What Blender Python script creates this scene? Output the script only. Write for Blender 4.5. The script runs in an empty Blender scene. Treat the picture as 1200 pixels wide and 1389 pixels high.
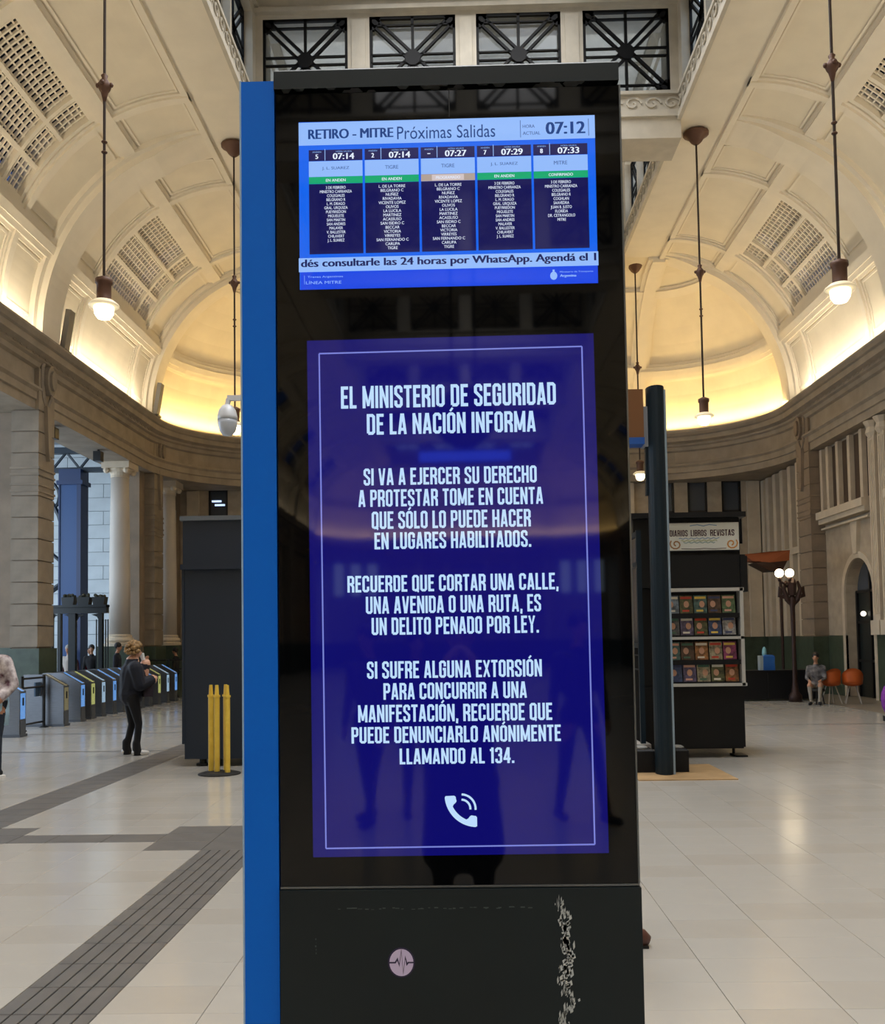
import bpy, math, random
from math import sin, cos, pi, radians, sqrt
from mathutils import Vector, Matrix
random.seed(7)
SC = bpy.context.scene
COL = SC.collection

# ------------------------------------------------------------------ camera
cd = bpy.data.cameras.new('camera'); cam = bpy.data.objects.new('camera', cd); COL.objects.link(cam)
cd.sensor_width = 36; cd.lens = 1300 / 1389 * 36; cd.shift_y = (805 - 694.5) / 1389
cd.clip_start = .05; cd.clip_end = 300
yaw, pitch, roll = radians(1.23), radians(2.86), .015
fw = Vector((-sin(yaw) * cos(pitch), cos(yaw) * cos(pitch), sin(pitch)))
r0 = fw.cross(Vector((0, 0, 1))).normalized(); u0 = r0.cross(fw)
rr = r0 * cos(roll) - u0 * sin(roll); uu = u0 * cos(roll) + r0 * sin(roll)
M = Matrix((rr, uu, -fw)).transposed().to_4x4(); M.translation = (0, 0, 1.6)
cam.matrix_world = M
SC.camera = cam

# ------------------------------------------------------------------ sky, lights, exposure
w = bpy.data.worlds.new('sky'); SC.world = w; w.use_nodes = True
bg = w.node_tree.nodes['Background']; bg.inputs[0].default_value = (.62, .78, 1, 1); bg.inputs[1].default_value = 1.5
SC.view_settings.view_transform = 'Standard'; SC.view_settings.look = 'None'
SC.view_settings.exposure = 0.0; SC.view_settings.gamma = 1; SC.view_settings.use_curve_mapping = False
SC.cycles.use_denoising = True
SC.cycles.max_bounces = 8; SC.cycles.diffuse_bounces = 5; SC.cycles.transparent_max_bounces = 12
SC.cycles.sample_clamp_indirect = 4

X0 = .25            # hall centre line
YC = 27.7           # where the apse starts
YB = -54.3          # where the rear apse starts
RIBS = [20.7, 13.2, 5.7, -1.8, -9.3, -16.8, -24.3, -31.8, -39.3, -46.8]
ROOF_FILL_W, COVE_W, APSE_W = 580, 84, 72

def area(name, loc, rot, sx, sy, watt, col):
    l = bpy.data.lights.new(name, 'AREA'); l.shape = 'RECTANGLE'; l.size = sx; l.size_y = sy
    l.energy = watt; l.color = col
    o = bpy.data.objects.new(name, l); o.location = loc; o.rotation_euler = rot; COL.objects.link(o); return o
for y in RIBS[1:]:                                   # fill lamps added under the solid lantern roof, for lantern daylight
    o = area('lantern_roof_fill', (X0, y + 3.75, 16.33), (0, 0, 0), 5, 4.6, ROOF_FILL_W, (.97, .98, 1)); o.data.spread = radians(125)
for s in (-1, 1):                                    # unseen fill lamps added to brighten the farthest lantern bay
    o = area('lantern_bay_fill', (X0 + s * 4.35, 24.3, 13.0), (0, radians(180 - s * 28), 0), .12, 5, 110, (1, .96, .9)); o.data.spread = radians(110)
area('train_shed_daylight', (-16.2, 17.5, 4.6), (0, radians(-90), 0), 6, 22, 1200, (.72, .86, 1))   # daylight of the open platforms
for y, l_ in [(20.7, 7.0)] + [(y, 7.5) for y in RIBS[1:]] + [(YB, 7.5)]:   # cove tubes on the cornice
    for s in (-1, 1):
        area('cove_tube', (X0 + s * 9.24, y + l_ / 2, 8.37), (0, radians(180), 0), .08, l_ - 1.3, COVE_W, (1, .87, .66))
for yc, d in ((YC, 1), (YB, -1)):
    for s in (-1, 1):
        for k in range(6):
            a = radians(7.5 + 15 * k)
            o = area('cove_tube', (X0 + s * (5.65 + 3.62 * cos(a)), yc + d * 3.62 * sin(a), 8.42), (0, 0, 0), .9, .08, APSE_W / 6 * 1.6, (1, .68, .26))
            o.rotation_euler = (radians(180), 0, math.atan2(d * cos(a), -s * sin(a)))
    area('cove_tube', (X0, yc + d * 3.62, 8.42), (radians(180), 0, 0), 11, .08, APSE_W * 3.0, (1, .68, .26))

# ------------------------------------------------------------------ materials
def lin(c):
    return tuple((x / 255 / 12.92) if x / 255 <= .04045 else ((x / 255 + .055) / 1.055) ** 2.4 for x in c) + (1,)
MATS = {}
def mat(name, rgb, rough=.6, metal=0., emit=None, es=1., var=0., scale=4., bump=0., rgb2=None, spec=.5, coat=0., stretch=None):
    if name in MATS: return MATS[name]
    m = bpy.data.materials.new(name); m.use_nodes = True; nt = m.node_tree
    b = nt.nodes['Principled BSDF']; c = lin(rgb)
    b.inputs['Base Color'].default_value = c; b.inputs['Roughness'].default_value = rough
    b.inputs['Metallic'].default_value = metal; b.inputs['Specular IOR Level'].default_value = spec
    b.inputs['Coat Weight'].default_value = coat; b.inputs['Coat Roughness'].default_value = .03
    if emit:
        b.inputs['Emission Color'].default_value = lin(emit); b.inputs['Emission Strength'].default_value = es
    if var or bump or rgb2:
        tc = nt.nodes.new('ShaderNodeTexCoord'); mp = nt.nodes.new('ShaderNodeMapping'); nz = nt.nodes.new('ShaderNodeTexNoise')
        nz.inputs['Scale'].default_value = scale; nz.inputs['Detail'].default_value = 5
        if stretch: mp.inputs['Scale'].default_value = stretch
        nt.links.new(tc.outputs['Object'], mp.inputs[0]); nt.links.new(mp.outputs[0], nz.inputs['Vector'])
        if var or rgb2:
            r = nt.nodes.new('ShaderNodeValToRGB'); r.color_ramp.elements[0].position = .3; r.color_ramp.elements[1].position = .7
            c2 = lin(rgb2) if rgb2 else tuple(x * (1 - var) for x in c[:3]) + (1,)
            c3 = c if rgb2 else tuple(min(1, x * (1 + var * .5)) for x in c[:3]) + (1,)
            r.color_ramp.elements[0].color = c2; r.color_ramp.elements[1].color = c3
            nt.links.new(nz.outputs[0], r.inputs[0]); nt.links.new(r.outputs[0], b.inputs['Base Color'])
        if bump:
            bp = nt.nodes.new('ShaderNodeBump'); bp.inputs['Strength'].default_value = bump; bp.inputs['Distance'].default_value = .02
            nt.links.new(nz.outputs[0], bp.inputs['Height']); nt.links.new(bp.outputs[0], b.inputs['Normal'])
    MATS[name] = m; return m
def screen(name, rgb, es=1.):                        # a lit patch of a display behind glossy glass
    return mat(name, (0, 0, 0), .04, emit=rgb, es=es)
def glass(name, tint=(200, 215, 230), gl=.12):
    if name in MATS: return MATS[name]
    m = bpy.data.materials.new(name); m.use_nodes = True; nt = m.node_tree; nt.nodes.clear()
    o = nt.nodes.new('ShaderNodeOutputMaterial'); mx = nt.nodes.new('ShaderNodeMixShader')
    t = nt.nodes.new('ShaderNodeBsdfTransparent'); g = nt.nodes.new('ShaderNodeBsdfGlossy')
    t.inputs[0].default_value = lin(tint); g.inputs['Roughness'].default_value = .05; mx.inputs[0].default_value = gl
    nt.links.new(t.outputs[0], mx.inputs[1]); nt.links.new(g.outputs[0], mx.inputs[2]); nt.links.new(mx.outputs[0], o.inputs[0])
    MATS[name] = m; return m

PLASTER = mat('cream_plaster', (230, 219, 196), .75, var=.07, scale=1.3, bump=.05)
PLASTER2 = mat('cream_plaster_ribs', (234, 224, 204), .7, var=.05, scale=2)
GREYP = mat('pale_grey_plaster', (196, 188, 172), .7, var=.12, scale=3)
STONE = mat('tan_stone', (172, 158, 138), .7, var=.2, scale=3, bump=.1)
STONEL = mat('light_stone', (198, 184, 162), .65, var=.12, scale=3, bump=.05)
STONED = mat('dark_stone', (136, 120, 102), .75, var=.22, scale=2, bump=.1)
ENT = mat('entablature_stone', (146, 134, 118), .7, var=.2, scale=2.5, bump=.05)
GREENT = mat('green_marble', (66, 78, 64), .3, var=.3, scale=5)
IRON = mat('black_iron', (12, 12, 14), .6, spec=.25)
WHITEST = mat('white_stone', (205, 214, 218), .7, var=.1, scale=2)
CLEAR = glass('clear_glass', (205, 215, 228), .03)
SMOKED = glass('dusty_glass', (112, 140, 176), .04)
DARKGL = mat('dark_window_glass', (72, 78, 86), .2)
BLACK = mat('black_paint', (16, 17, 19), .4)

# ------------------------------------------------------------------ mesh builder
class MB:
    def __init__(s): s.v = []; s.f = []; s.m = []; s.mats = []
    def mi(s, m):
        if m not in s.mats: s.mats.append(m)
        return s.mats.index(m)
    def add(s, vs, fs, m):
        k = len(s.v); i = s.mi(m); s.v += [tuple(v) for v in vs]
        for f in fs: s.f.append([a + k for a in f]); s.m.append(i)
    def box(s, lo, hi, m, T=None):
        x0, y0, z0 = lo; x1, y1, z1 = hi
        vs = [(x0, y0, z0), (x1, y0, z0), (x1, y1, z0), (x0, y1, z0), (x0, y0, z1), (x1, y0, z1), (x1, y1, z1), (x0, y1, z1)]
        if T: vs = [T @ Vector(v) for v in vs]
        s.add(vs, [(0, 3, 2, 1), (4, 5, 6, 7), (0, 1, 5, 4), (1, 2, 6, 5), (2, 3, 7, 6), (3, 0, 4, 7)], m)
    def cbox(s, c, d, m, T=None):
        s.box([c[i] - d[i] / 2 for i in range(3)], [c[i] + d[i] / 2 for i in range(3)], m, T)
    def bevbox(s, lo, hi, b, m):                     # box whose top edge is chamfered all round
        x0, y0, z0 = lo; x1, y1, z1 = hi
        vs = [(x0, y0, z0), (x1, y0, z0), (x1, y1, z0), (x0, y1, z0), (x0, y0, z1 - b), (x1, y0, z1 - b), (x1, y1, z1 - b), (x0, y1, z1 - b),
              (x0 + b, y0 + b, z1), (x1 - b, y0 + b, z1), (x1 - b, y1 - b, z1), (x0 + b, y1 - b, z1)]
        fs = [(0, 1, 5, 4), (1, 2, 6, 5), (2, 3, 7, 6), (3, 0, 4, 7), (4, 5, 9, 8), (5, 6, 10, 9), (6, 7, 11, 10), (7, 4, 8, 11), (8, 9, 10, 11)]
        s.add(vs, fs, m)
    def slab(s, f, a0, a1, b0, b1, h0, h1, m, na=1, nb=12):   # solid slab on a curved surface f(a, b, h)
        V = []; F = []
        for i in range(na + 1):
            for j in range(nb + 1):
                a = a0 + (a1 - a0) * i / na; b = b0 + (b1 - b0) * j / nb
                V += [f(a, b, h0), f(a, b, h1)]
        q = lambda i, j, k: (i * (nb + 1) + j) * 2 + k
        for i in range(na):
            for j in range(nb):
                F.append((q(i, j, 0), q(i + 1, j, 0), q(i + 1, j + 1, 0), q(i, j + 1, 0)))
                F.append((q(i, j, 1), q(i, j + 1, 1), q(i + 1, j + 1, 1), q(i + 1, j, 1)))
        for i in range(na):
            for j in (0, nb): F.append((q(i, j, 0), q(i, j, 1), q(i + 1, j, 1), q(i + 1, j, 0)))
        for j in range(nb):
            for i in (0, na): F.append((q(i, j, 0), q(i, j + 1, 0), q(i, j + 1, 1), q(i, j, 1)))
        s.add(V, F, m)
    def tube(s, pts, rad, m, n=8, cap=True):
        pts = [Vector(p) for p in pts]
        if not hasattr(rad, '__len__'): rad = [rad] * len(pts)
        V = []; F = []; up = None
        for i, p in enumerate(pts):
            d = (pts[min(i + 1, len(pts) - 1)] - pts[max(i - 1, 0)]).normalized()
            if up is None: up = d.orthogonal().normalized()
            up = (up - d * up.dot(d)); up = up.normalized() if up.length > 1e-5 else d.orthogonal().normalized()
            sd = d.cross(up)
            V += [p + (up * cos(2 * pi * k / n) + sd * sin(2 * pi * k / n)) * rad[i] for k in range(n)]
        for i in range(len(pts) - 1):
            for k in range(n):
                F.append((i * n + k, i * n + (k + 1) % n, (i + 1) * n + (k + 1) % n, (i + 1) * n + k))
        if cap: F += [tuple(range(n))[::-1], tuple((len(pts) - 1) * n + k for k in range(n))]
        s.add(V, F, m)
    def lathe(s, prof, c, m, n=20, sx=1, sy=1):      # prof: [(r, z)]
        V = []; F = []
        for r, z in prof: V += [(c[0] + r * sx * cos(2 * pi * k / n), c[1] + r * sy * sin(2 * pi * k / n), c[2] + z) for k in range(n)]
        for i in range(len(prof) - 1):
            for k in range(n): F.append((i * n + k, i * n + (k + 1) % n, (i + 1) * n + (k + 1) % n, (i + 1) * n + k))
        F += [tuple(range(n))[::-1], tuple((len(prof) - 1) * n + k for k in range(n))]
        s.add(V, F, m)
    def ball(s, c, r, m, n=14, sc=(1, 1, 1)):
        k = n // 2
        s.add(*_ball(c, r, n, k, sc), m)
    def poly(s, pts, d, m):                          # extrude a closed polygon by the vector d
        n = len(pts); P = [Vector(p) for p in pts]; D = Vector(d)
        s.add(P + [p + D for p in P], [tuple(range(n))[::-1], tuple(range(n, 2 * n))] + [(i, (i + 1) % n, (i + 1) % n + n, i + n) for i in range(n)], m)
    def profile(s, prof, path, m, close=True):       # sweep prof [(p, z)] along path of (point, inward normal)
        n = len(prof); V = []; F = []
        for (x, y), (nx, ny) in path: V += [(x + nx * p, y + ny * p, z) for p, z in prof]
        for i in range(len(path) - 1):
            for k in range(n): F.append((i * n + k, i * n + (k + 1) % n, (i + 1) * n + (k + 1) % n, (i + 1) * n + k))
        F += [tuple(range(n))[::-1], tuple((len(path) - 1) * n + k for k in range(n))]
        s.add(V, F, m)
    def mesh(s, name, smooth=False):
        me = bpy.data.meshes.new(name); me.from_pydata(s.v, [], s.f)
        for m in s.mats: me.materials.append(m)
        me.polygons.foreach_set('material_index', s.m)
        if smooth: me.polygons.foreach_set('use_smooth', [True] * len(s.f))
        me.update(); return me
    def build(s, name, parent=None, smooth=False, **k):
        return link(name, s.mesh(name, smooth), parent, **k)
def _ball(c, r, n, k, sc):
    V = [(c[0], c[1], c[2] + r * sc[2])]; F = []
    for j in range(1, k):
        t = pi * j / k
        V += [(c[0] + r * sc[0] * sin(t) * cos(2 * pi * i / n), c[1] + r * sc[1] * sin(t) * sin(2 * pi * i / n), c[2] + r * sc[2] * cos(t)) for i in range(n)]
    V.append((c[0], c[1], c[2] - r * sc[2])); e = len(V) - 1
    for i in range(n):
        F.append((0, 1 + i, 1 + (i + 1) % n)); F.append((e, 1 + (k - 2) * n + (i + 1) % n, 1 + (k - 2) * n + i))
        for j in range(k - 2): F.append((1 + j * n + i, 1 + (j + 1) * n + i, 1 + (j + 1) * n + (i + 1) % n, 1 + j * n + (i + 1) % n))
    return V, F
def tag(o, label=None, cat=None, group=None, kind=None):
    if label: o['label'] = label
    if cat: o['category'] = cat
    if group: o['group'] = group
    if kind: o['kind'] = kind
    return o
def link(name, data, parent=None, label=None, cat=None, group=None, kind=None):
    o = bpy.data.objects.new(name, data); COL.objects.link(o)
    if parent:
        o.parent = parent; o.matrix_parent_inverse = Matrix.Translation(-parent.location) if False else Matrix()
        if parent.location.length: o.location = (0, 0, 0)
    return tag(o, label, cat, group, kind)
def thing(name, label, cat, loc=(0, 0, 0), rz=0, group=None, kind=None):
    o = bpy.data.objects.new(name, None); COL.objects.link(o); o.location = loc; o.rotation_euler = (0, 0, rz); o.empty_display_size = .1
    return tag(o, label, cat, group, kind)
def copy_tree(o, loc, label=None, rz=None, parent=None):
    c = o.copy(); COL.objects.link(c)
    if parent is None:
        c.location = loc
        if rz is not None: c.rotation_euler = (0, 0, rz)
        if label: c['label'] = label
    else: c.parent = parent
    for ch in [x for x in KIDS.get(o.name, [])] if o.name in KIDS else []: pass
    for ch in list(o.children): copy_tree(ch, None, parent=c)
    return c
KIDS = {}

# ------------------------------------------------------------------ lettering (built early, while the scene is small)
def font_mesh(text, bold=0., align='LEFT', spacing=1.):
    cu = bpy.data.curves.new('t', 'FONT'); cu.body = text; cu.align_x = align; cu.space_line = spacing; cu.resolution_u = 3
    ob = bpy.data.objects.new('t', cu); COL.objects.link(ob); bpy.context.view_layer.update()
    me = bpy.data.meshes.new_from_object(ob.evaluated_get(bpy.context.evaluated_depsgraph_get()))
    V = [tuple(v.co) for v in me.vertices]; F = [tuple(p.vertices) for p in me.polygons]
    bpy.data.objects.remove(ob); bpy.data.curves.remove(cu); bpy.data.meshes.remove(me)
    return V, F
def put_text(mb, text, x0, x1, z0, z1, y, m, bold=0., align='LEFT', spacing=1.):   # fitted to a box in the plane y
    V, F = font_mesh(text, bold, align, spacing)
    xs = [v[0] for v in V]; zs = [v[1] for v in V]; ax, bx, az, bz = min(xs), max(xs), min(zs), max(zs)
    e = bold * (z1 - z0) / max(1, text.count('\n') * 1.35 + 1) * 2.4                 # heavier strokes: doubled with a small offset
    for dx in ((-e, e) if bold else (0,)):
        mb.add([(x0 + e + dx + (v[0] - ax) / (bx - ax) * (x1 - x0 - 2 * e), y - .00002 * (dx > 0), z0 + (v[1] - az) / (bz - az) * (z1 - z0)) for v in V], F, m)
T_ = .145; H_ = T_ / 2
def _g():
    a, b, c, d = H_, .42 - H_, H_, 1 - H_
    k = .07
    O = [(a + k, c), (b - k, c), (b, c + k), (b, d - k), (b - k, d), (a + k, d), (a, d - k), (a, c + k), (a + k, c)]
    C = [(b, .34), (b, c + k), (b - k, c), (a + k, c), (a, c + k), (a, d - k), (a + k, d), (b - k, d), (b, d - k), (b, .66)]
    m = .52
    P = [(a, 0), (a, d), (b - k, d), (b, d - k), (b, .47 + k), (b - k, .47), (a, .47)]
    G = {
        'A': (.44, [[(.06, 0), (.2, 1)], [(.24, 1), (.38, 0)], [(.12, .24), (.32, .24)]]),
        'B': (.42, [[(a, c), (a, d), (b - k, d), (b, d - k), (b, m + k), (b - k, m), (a, m)], [(b - k, m), (b, m - k), (b, c + k), (b - k, c), (a, c)]]),
        'C': (.42, [C]), 'O': (.42, [O]), '0': (.42, [O]),
        'D': (.42, [[(a, c), (a, d), (b - k, d), (b, d - k), (b, c + k), (b - k, c), (a, c)]]),
        'E': (.36, [[(.36, d), (a, d), (a, c), (.36, c)], [(a, m), (.32, m)]]),
        'F': (.35, [[(.35, d), (a, d), (a, 0)], [(a, m), (.31, m)]]),
        'G': (.42, [[(b, .66), (b, d - k), (b - k, d), (a + k, d), (a, d - k), (a, c + k), (a + k, c), (b - k, c), (b, c + k), (b, .5), (.22, .5)]]),
        'H': (.43, [[(a, 0), (a, 1)], [(.43 - H_, 0), (.43 - H_, 1)], [(a, .5), (.35, .5)]]),
        'I': (T_, [[(a, 0), (a, 1)]]),
        'J': (.30, [[(0, c), (.15, c), (.30 - H_, c + k), (.30 - H_, 1)]]),
        'L': (.34, [[(a, 1), (a, c), (.34, c)]]),
        'M': (.56, [[(a, 0), (a, 1)], [(.56 - H_, 0), (.56 - H_, 1)], [(a, 1.1), (.28, .1)], [(.28, .1), (.56 - H_, 1.1)]]),
        'N': (.44, [[(a, 0), (a, 1)], [(.44 - H_, 0), (.44 - H_, 1)], [(a, 1), (.44 - H_, 0)]]),
        'P': (.41, [P]),
        'Q': (.42, [O, [(.26, .18), (.42, -.03)]]),
        'R': (.42, [[(a, 0), (a, d), (b - k, d), (b, d - k), (b, .50 + k), (b - .09, .50), (a, .50)], [(.2, .50), (b - .05, .42), (b, .33), (b, 0)]]),
        'S': (.41, [[(b, .68), (b, d - k), (b - k, d), (a + k, d), (a, d - k), (a, .64), (b, .38), (b, c + k), (b - k, c), (a + k, c), (a, c + k), (a, .32)]]),
        'T': (.38, [[(0, d), (.38, d)], [(.19, 0), (.19, d)]]),
        'U': (.42, [[(a, 1), (a, c + k), (a + k, c), (b - k, c), (b, c + k), (b, 1)]]),
        'V': (.43, [[(.05, 1), (.195, 0)], [(.235, 0), (.38, 1)]]),
        'X': (.43, [[(.05, 0), (.38, 1)], [(.05, 1), (.38, 0)]]),
        'Y': (.43, [[(.05, 1), (.215, .42), (.38, 1)], [(.215, 0), (.215, .45)]]),
        '1': (.25, [[(.0, .82), (.16, .88), (.16, 0)], [(.16, .85), (.16, 1)]]),
        '3': (.41, [[(a, .72), (a, d - k), (a + k, d), (b - k, d), (b, d - k), (b, m + k), (b - k, m), (.18, m)], [(b - k, m), (b, m - k), (b, c + k), (b - k, c), (a + k, c), (a, c + k), (a, .28)]]),
        '4': (.43, [[(.30, 0), (.30, 1)], [(.28, 1), (.05, .24)], [(.0, .27), (.43, .27)]]),
        '.': (T_, [[(a, 0), (a, .16)]]), ',': (T_, [[(a + .02, .16), (a - .02, -.12)]]), ' ': (.16, []),
    }
    return G
GL = _g()
def ribbon(pts, hw):
    V = []; F = []; n = len(pts)
    for i, p in enumerate(pts):
        d0 = Vector(p) - Vector(pts[i - 1]) if i else Vector(pts[1]) - Vector(p)
        d1 = Vector(pts[i + 1]) - Vector(p) if i < n - 1 else d0
        d0 = d0.normalized(); d1 = d1.normalized(); t = (d0 + d1)
        t = t.normalized() if t.length > .2 else d1
        nn = Vector((-t.y, t.x)); c = max(.45, nn.dot(Vector((-d1.y, d1.x)))); q = nn * (hw / c)
        V += [(p[0] + q.x, p[1] + q.y), (p[0] - q.x, p[1] - q.y)]
    for i in range(n - 1): F.append((2 * i, 2 * i + 1, 2 * i + 3, 2 * i + 2))
    return V, F
def caps(mb, text, x0, x1, z0, h, y, m):             # heavy condensed capitals fitted between x0 and x1
    acc = {'Ó': 'O', 'Á': 'A', 'É': 'E', 'Í': 'I', 'Ú': 'U'}
    wd = sum(GL[acc.get(c, c)][0] + .07 for c in text) - .07; sx = (x1 - x0) / wd; x = 0
    for c in text:
        b = acc.get(c, c); wl, st = GL[b]
        st = [(s_, H_) for s_ in st]
        if c in acc: st.append(([(wl / 2 - .05, 1.06), (wl / 2 + .08, 1.22)], .05))
        for s_, hw in st:
            V, F = ribbon(s_, hw * (.8 if b in 'MN' and abs(s_[0][0] - s_[-1][0]) > .1 else 1))
            lo = 0 if c not in ',Q' else -.14
            mb.add([(x0 + (x + min(max(v[0], 0), wl)) * sx, y, z0 + min(max(v[1], lo), 1 if hw == H_ else 1.3) * h) for v in V], F, m)
        x += wl + .07

# ================================================================== KIOSK
KY = 2.25
KB = mat('kiosk_dark_metal', (15, 26, 29), .5, spec=.35, var=.15, scale=6)
KGL = mat('kiosk_black_glass', (5, 6, 8), .03, spec=.3)
KBLUE = mat('kiosk_blue_metal', (0, 104, 215), .5, spec=.2)
kiosk = thing('information_kiosk', 'tall dark information totem with two blue screens and a blue side fin', 'kiosk', (0, 0, 0))
mb = MB(); mb.box((-.432, KY + .012, .02), (.396, KY + .34, 2.928), KB); mb.build('cabinet', kiosk)
mb = MB(); mb.bevbox((-.437, KY - .012, 2.935), (.392, KY + .36, 2.985), .006, KB); mb.build('top_cap', kiosk)
mb = MB(); mb.box((-.434, KY, 1.036), (.394, KY + .011, 2.929), KGL)
for z in (1.034, ): mb.box((-.434, KY - .003, z - .003), (.396, KY + .01, z + .002), mat('kiosk_edge_metal', (120, 124, 126), .3, 1))
mb.box((.393, KY - .003, 1.036), (.397, KY + .012, 2.93), MATS['kiosk_edge_metal'])
mb.box((-.0155, KY - .001, 2.862), (-.0135, KY + .002, 2.929), BLACK)
mb.build('front_glass', kiosk)
mb = MB(); mb.box((-.434, KY - .012, .02), (.398, KY + .011, 1.029), KB); base = mb.build('lower_door', kiosk)
WEAR = mat('white_scuff', (186, 190, 188), .9)
mb = MB()
for k in range(190):                                   # scraped paint on the lower door
    z = 1.0 - (k / 190) ** .9 * .3; x = .222 + .014 * sin(k * .1) * (k / 190) + random.gauss(0, .0065) - .012 * (k < 12)
    hgt = random.uniform(.004, .022); wd_ = random.uniform(.001, .0065) * (1.3 if 20 < k < 120 else .7)
    mb.poly([(x, KY - .0123, z), (x + wd_, KY - .0123, z + .3 * hgt), (x + wd_ * .7, KY - .0123, z + hgt), (x - wd_ * .3, KY - .0123, z + .6 * hgt)], (0, -.0004, 0), WEAR)
for k in range(30):
    x = -.30 + k * .015 + random.uniform(-.006, .006)
    mb.box((x, KY - .0124, .986 + .0015 * sin(k)), (x + random.uniform(.004, .013), KY - .012, .9868 + .0015 * sin(k) + random.uniform(0, .0018)), mat('grey_scratch', (70, 80, 80), .8))
for k in range(5): mb.box((-.352 + random.uniform(-.002, .002), KY - .0124, .885 + k * .008), (-.3505, KY - .012, .889 + k * .008), MATS['grey_scratch'])
mb.build('scuff_marks', base, kind='stuff')
mb = MB(); n = 28; cx, cz = -.155, .865
mb.poly([(cx + .031 * cos(2 * pi * k / n), KY - .0122, cz + .034 * sin(2 * pi * k / n)) for k in range(n)], (0, -.0008, 0), mat('dark_purple_print', (40, 26, 66), .5))
mb.poly([(cx + .0275 * cos(2 * pi * k / n), KY - .0131, cz + .0305 * sin(2 * pi * k / n)) for k in range(n)], (0, -.0002, 0), mat('lilac_print', (206, 190, 222), .5))
V, F = ribbon([(-.0285, 0), (-.014, 0), (-.009, .008), (-.005, -.006), (0, .028), (.004, -.024), (.009, .012), (.0125, -.004), (.016, 0), (.0285, 0)], .0018)
mb.add([(cx + v[0], KY - .0135, cz + v[1]) for v in V], F, MATS['dark_purple_print'])
mb.build('round_sticker', base, label='small round lilac sticker with a heartbeat line')
mb = MB(); mb.box((-.522, KY + .005, .02), (-.439, KY + .35, 2.966), KBLUE)
mb.box((-.5235, KY + .003, .02), (-.5195, KY + .35, 2.967), mat('pale_edge', (150, 180, 210), .4)); mb.build('side_fin', kiosk, label='blue side fin')
mb = MB()
for k in range(40):  # pale lumps: dust, and a stand-in for sky glare along the cap
    x = -.43 + k * .02; mb.lathe([(.001, -.002), (random.uniform(.012, .022), 0), (.008, .006 + .01 * max(0, 1 - abs(k - 6) / 4)), (.0005, .008 + .012 * max(0, 1 - abs(k - 6) / 4))], (x, KY + .05 + random.uniform(-.03, .05), 2.9845), mat('pale_dust_and_glare', (220, 222, 220), 1), n=6)
mb.build('dust_and_glare', kiosk, kind='stuff')

# upper display
D1 = MB(); yd = KY - .0008
D1.add([(-.379, yd, 2.446), (.333, yd, 2.446), (.334, yd, 2.854), (-.379, yd, 2.858)], [(0, 1, 2, 3)], screen('screen_azure', (20, 100, 235)))
dep = D1.build('departures_screen', kiosk, label='departures screen with five train columns')
y2 = yd - .0004; y3 = y2 - .0004; y4 = y3 - .0004
SKYB = screen('screen_pale_blue', (146, 186, 250)); NAVYT = screen('screen_navy_text', (10, 60, 130)); NIGHT = screen('screen_night', (22, 22, 84))
WHT = screen('screen_white', (226, 236, 255)); GRN = screen('screen_green', (22, 168, 112)); TANC = screen('screen_tan', (176, 160, 150)); DKTX = screen('screen_dark_text', (12, 24, 90))
DEEP = screen('screen_royal', (20, 70, 225)); CYL = screen('screen_cyan', (60, 150, 250)); GREYTX = screen('screen_grey_text', (70, 100, 160))
mb = MB(); mb.box((-.379, y2, 2.812 - .012), (.334, yd, 2.8565), SKYB)
put_text(mb, 'RETIRO - MITRE', -.356, -.150, 2.815, 2.839, y3, NAVYT, .022)
put_text(mb, 'Próximas Salidas', -.141, .095, 2.809, 2.841, y3, NAVYT)
put_text(mb, 'HORA', .161, .190, 2.829, 2.837, y3, GREYTX, .01); put_text(mb, 'ACTUAL', .161, .203, 2.812, 2.820, y3, GREYTX, .01)
put_text(mb, '07:12', .216, .311, 2.812, 2.842, y3, NAVYT, .022)
for x in (.155, .318): mb.box((x, y3, 2.806), (x + .0015, y2, 2.848), GREYTX)
mb.build('header_bar', dep)
common = ['L. DE LA TORRE', 'BELGRANO C', 'NUÑEZ', 'RIVADAVIA', 'VICENTE LOPEZ', 'OLIVOS', 'LA LUCILA', 'MARTINEZ', 'ACASSUSO', 'SAN ISIDRO C', 'BECCAR', 'VICTORIA', 'VIRREYES', 'SAN FERNANDO C', 'CARUPA', 'TIGRE']
suarez = ['3 DE FEBRERO', 'MINISTRO CARRANZA', 'COLEGIALES', 'BELGRANO R', 'L. M. DRAGO', 'GRAL. URQUIZA', 'PUEYRREDON', 'MIGUELETE', 'SAN MARTIN', 'SAN ANDRES', 'MALAVER', 'V. BALLESTER', 'CHILAVERT', 'J. L. SUAREZ']
mitre = ['3 DE FEBRERO', 'MINISTRO CARRANZA', 'COLEGIALES', 'BELGRANO R', 'COGHLAN', 'SAAVEDRA', 'JUAN B. JUSTO', 'FLORIDA', 'DR. CETRANGOLO', 'MITRE']
CARDS = [('5', '07:14', 'J. L. SUAREZ', 'EN ANDEN', suarez), ('2', '07:14', 'TIGRE', 'EN ANDEN', common), ('-', '07:27', 'TIGRE', 'PROGRAMADO', common),
         ('7', '07:29', 'J. L. SUAREZ', 'EN ANDEN', suarez), ('8', '07:33', 'MITRE', 'CONFIRMADO', mitre)]
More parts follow.
